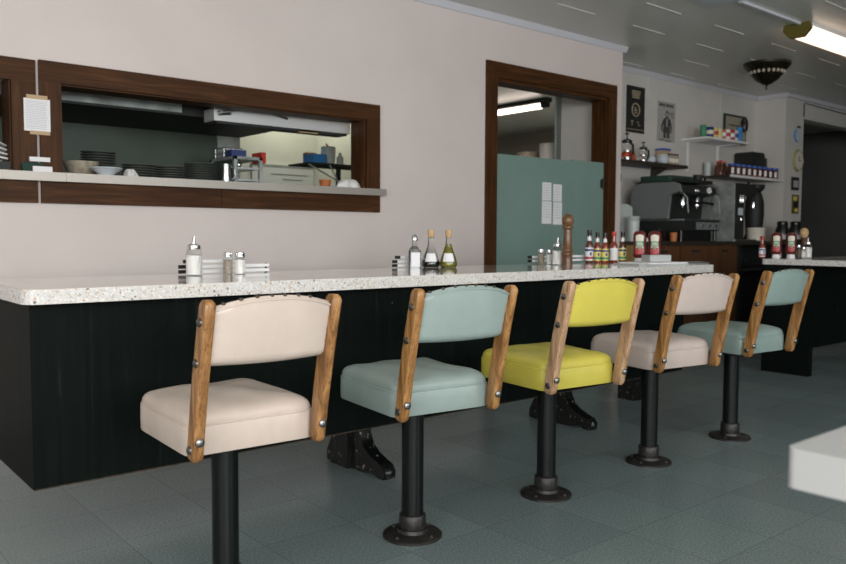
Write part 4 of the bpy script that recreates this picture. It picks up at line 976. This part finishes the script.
# posters
t = thing('black_poster', 'tall black poster with a round emblem on the alcove wall', 'poster', (6.72, AY, 2.03))
MB().box(-.150, .150, -.006, 0, 0, .455).build('poster_sheet', 'blackm', t, smooth=False)
b = MB()
for k in range(4): b.box(-.07 + .004 * k, .075 - .006 * k, -.0075, -.006, .40 - .020 * k, .412 - .020 * k)
b.tube([(.062 * math.cos(2 * math.pi * k / 24), -.008, .225 + .062 * math.sin(2 * math.pi * k / 24)) for k in range(24)], .006, 6, True)
b.box(-.03, .03, -.0075, -.006, .215, .225).box(-.025, .01, -.0075, -.006, .24, .25).box(-.02, .03, -.0075, -.006, .19, .20).box(-.005, .005, -.0075, -.006, .19, .25)
b.box(-.06, -.05, -.0075, -.006, .07, .115).box(-.075, -.035, -.0075, -.006, .11, .118).box(.02, .05, -.0075, -.006, .105, .112).box(.045, .053, -.0075, -.006, .075, .112).box(.05, .08, -.0075, -.006, .072, .08)
b.box(-.14, .14, -.0075, -.006, .03, .035)
b.build('poster_print', 'gold', t, smooth=False)
t = thing('grey_poster', 'grey poster of a standing figure on the alcove wall', 'poster', (7.255, AY, 1.985))
MB().box(-.160, .160, -.004, 0, 0, .405).build('poster_sheet', 'greyprint', t, smooth=False)
b = MB()
for x0, x1 in ((-.13, -.10), (-.095, -.07), (-.06, -.03), (-.01, .02), (.03, .05), (.06, .085), (.095, .12)): b.box(x0, x1, -.0052, -.004, .355, .385)
b.build('poster_title', 'inkgrey', t, smooth=False)
b = MB()
b.prism([(.012 + .030 * math.cos(a), .283 + .034 * math.sin(a)) for a in [math.radians(18 * q) for q in range(20)]], 'y', -.0052, -.004)
b.prism([(-.002, .235), (.026, .235), (.026, .262), (-.002, .262)], 'y', -.0052, -.004)
b.prism([(-.062, .09), (.070, .09), (.066, .16), (.075, .225), (.045, .245), (-.020, .245), (-.055, .225), (-.050, .16)], 'y', -.0052, -.004)
b.prism([(-.055, .225), (-.095, .15), (-.085, .10), (-.068, .10), (-.070, .145), (-.045, .19)], 'y', -.0052, -.004)
b.prism([(.075, .225), (.105, .15), (.090, .09), (.075, .095), (.082, .145), (.062, .19)], 'y', -.0052, -.004)
b.box(-.050, -.002, -.0052, -.004, .035, .09).box(.014, .060, -.0052, -.004, .035, .09)
b.build('figure_print', 'inkgrey', t, smooth=False)
b = MB()
b.box(.06, .14, -.0052, -.004, .29, .30).box(.07, .14, -.0052, -.004, .27, .276).box(.08, .14, -.0052, -.004, .25, .256).box(-.12, -.04, -.0052, -.004, .012, .022).box(-.02, .09, -.0052, -.004, .004, .014)
b.build('poster_print', 'inkgrey', t, smooth=False)
b = MB(); b.mi = 0
b.prism([(-.004, .262), (.026, .262), (.032, .285), (.022, .296), (-.002, .296), (-.008, .285)], 'y', -.0058, -.0052); b.prism([(.0, .15), (.018, .15), (.024, .235), (.002, .235)], 'y', -.0058, -.0052)
b.build('figure_highlight', 'greyprint', t, smooth=False)

# signs on the corner column
CY = 4.42
t = thing('cup_sign', 'white and blue coffee cup sign, topmost on the corner column', 'sign', (9.385, CY, 2.13))
MB().cyl((0, -.016, .06), (0, 0, .06), .075, n=28).build('sign_disc', 'bluebox', t)
MB().cyl((0, -.020, .06), (0, -.016, .06), .070, n=28).box(-.045, .05, -.022, -.016, .07, .15).build('cup_shape', 'dish', t)
MB().box(-.035, .04, -.024, -.016, .145, .17).build('cup_lid', 'blackm', t)
t = thing('wall_clock', 'yellow rimmed oval wall clock on the corner column', 'clock', (9.40, CY, 1.90))
def oval(rx_, rz_, y0, y1, n=32): return MB().prism([(rx_ * math.cos(2 * math.pi * k / n) * (1 + .05 * math.cos(8 * 2 * math.pi * k / n)), rz_ * math.sin(2 * math.pi * k / n) * (1 + .05 * math.cos(8 * 2 * math.pi * k / n))) for k in range(n)], 'y', y0, y1)
oval(.120, .125, -.025, 0).build('clock_rim', 'clockrim', t, bevel=.004)
oval(.098, .104, -.029, -.025).build('clock_face', 'lblcream', t)
MB().obox((0, -.031, .02), (.008, .003, .06)).obox((.02, -.031, 0), (.05, .003, .008)).build('clock_hands', 'blackm', t, smooth=False)
t = thing('small_picture', 'small dark framed picture under the wall clock', 'picture', (9.36, CY, 1.555))
MB().box(-.085, .085, -.015, 0, 0, .15).build('frame', 'blackm', t, bevel=.003); MB().box(-.055, .06, -.018, -.015, .03, .11).build('print', 'tray', t, smooth=False)
t = thing('small_picture', 'yellow and black printed picture, lowest on the corner column', 'picture', (9.385, CY, 1.28))
MB().box(-.08, .08, -.010, 0, 0, .22).build('frame', 'olive', t, bevel=.003)
MB().box(-.06, .04, -.013, -.010, .15, .20).box(-.02, .06, -.013, -.010, .02, .06).build('print', 'lblyellow', t, smooth=False)
MB().box(-.05, .02, -.013, -.010, .07, .14).box(.03, .06, -.013, -.01, .08, .18).build('dark_print', 'blackm', t, smooth=False)
cordo = tag(MB().tube([(9.53, CY - .008, 2.42), (9.53, CY - .008, 2.57), (9.56, CY - .008, 2.585), (10.1, CY - .008, 2.575), (11.2, CY - .008, 2.56)], .006, 8).build('power_cable', 'blackm'), 'dark cable running above the dark opening at the right', 'cable')

# ---------------------------------------------------------------- ceiling lamps
t = thing('ceiling_lamp', 'dark bronze bowl ceiling lamp with a row of pale beads', 'ceiling lamp', (7.42, 3.80, CZ)); t.scale = (.87, .87, .90)
MB().lathe([(0, -.258), (.008, -.255), (.010, -.235), (.016, -.225), (.05, -.215), (.12, -.17), (.165, -.115), (.185, -.085), (.20, -.075), (.235, -.035), (.245, -.020), (.245, 0)], n=40).build('lamp_bowl', 'bronze', t)
for k in range(22):
    a = 2 * math.pi * k / 22; MB().ball((.176 * math.cos(a), .176 * math.sin(a), -.098), .017, 1.3, 10).build('bead', 'lampglass', t)
MB().lathe([(.198, -.070), (.204, -.068), (.206, -.062)], n=40).build('rim_line', 'lampglass', t)
MB().lathe([(0, -.28), (.006, -.276), (.008, -.262), (.004, -.255)], n=12).build('finial', 'bronze', t)

t = thing('fluorescent_fixture', 'long lit fluorescent ceiling fixture with olive end cap', 'ceiling light', (6.24, 2.955, CZ)); t.scale = (1, .72, .85)
MB().box(0, 2.44, -.13, .13, -.03, 0).build('housing', 'white', t, smooth=False)
MB().prism([(-.135, -.0), (-.15, -.055), (-.075, -.125), (.075, -.125), (.15, -.055), (.135, -.0)], 'x', -.03, .012).build('end_cap', 'olive', t, bevel=.004)
MB().prism([(-.13, -.03), (-.138, -.055), (-.065, -.115), (.065, -.115), (.138, -.055), (.13, -.03)], 'x', .012, 2.43).build('lens', 'tube', t, smooth=False)
tag(MB().box(5.31, 6.20, 2.915, 2.940, CZ - .018, CZ).build('ceiling_raceway', 'trimw', bevel=.003), 'thin white conduit strip leading to the fluorescent fixture', 'conduit')
tag(MB().box(4.7, 5.30, 2.85, 3.12, CZ - .012, CZ).build('ceiling_panel', 'dish', bevel=.004), 'pale blue white ceiling panel at the top edge left of the conduit', 'panel')
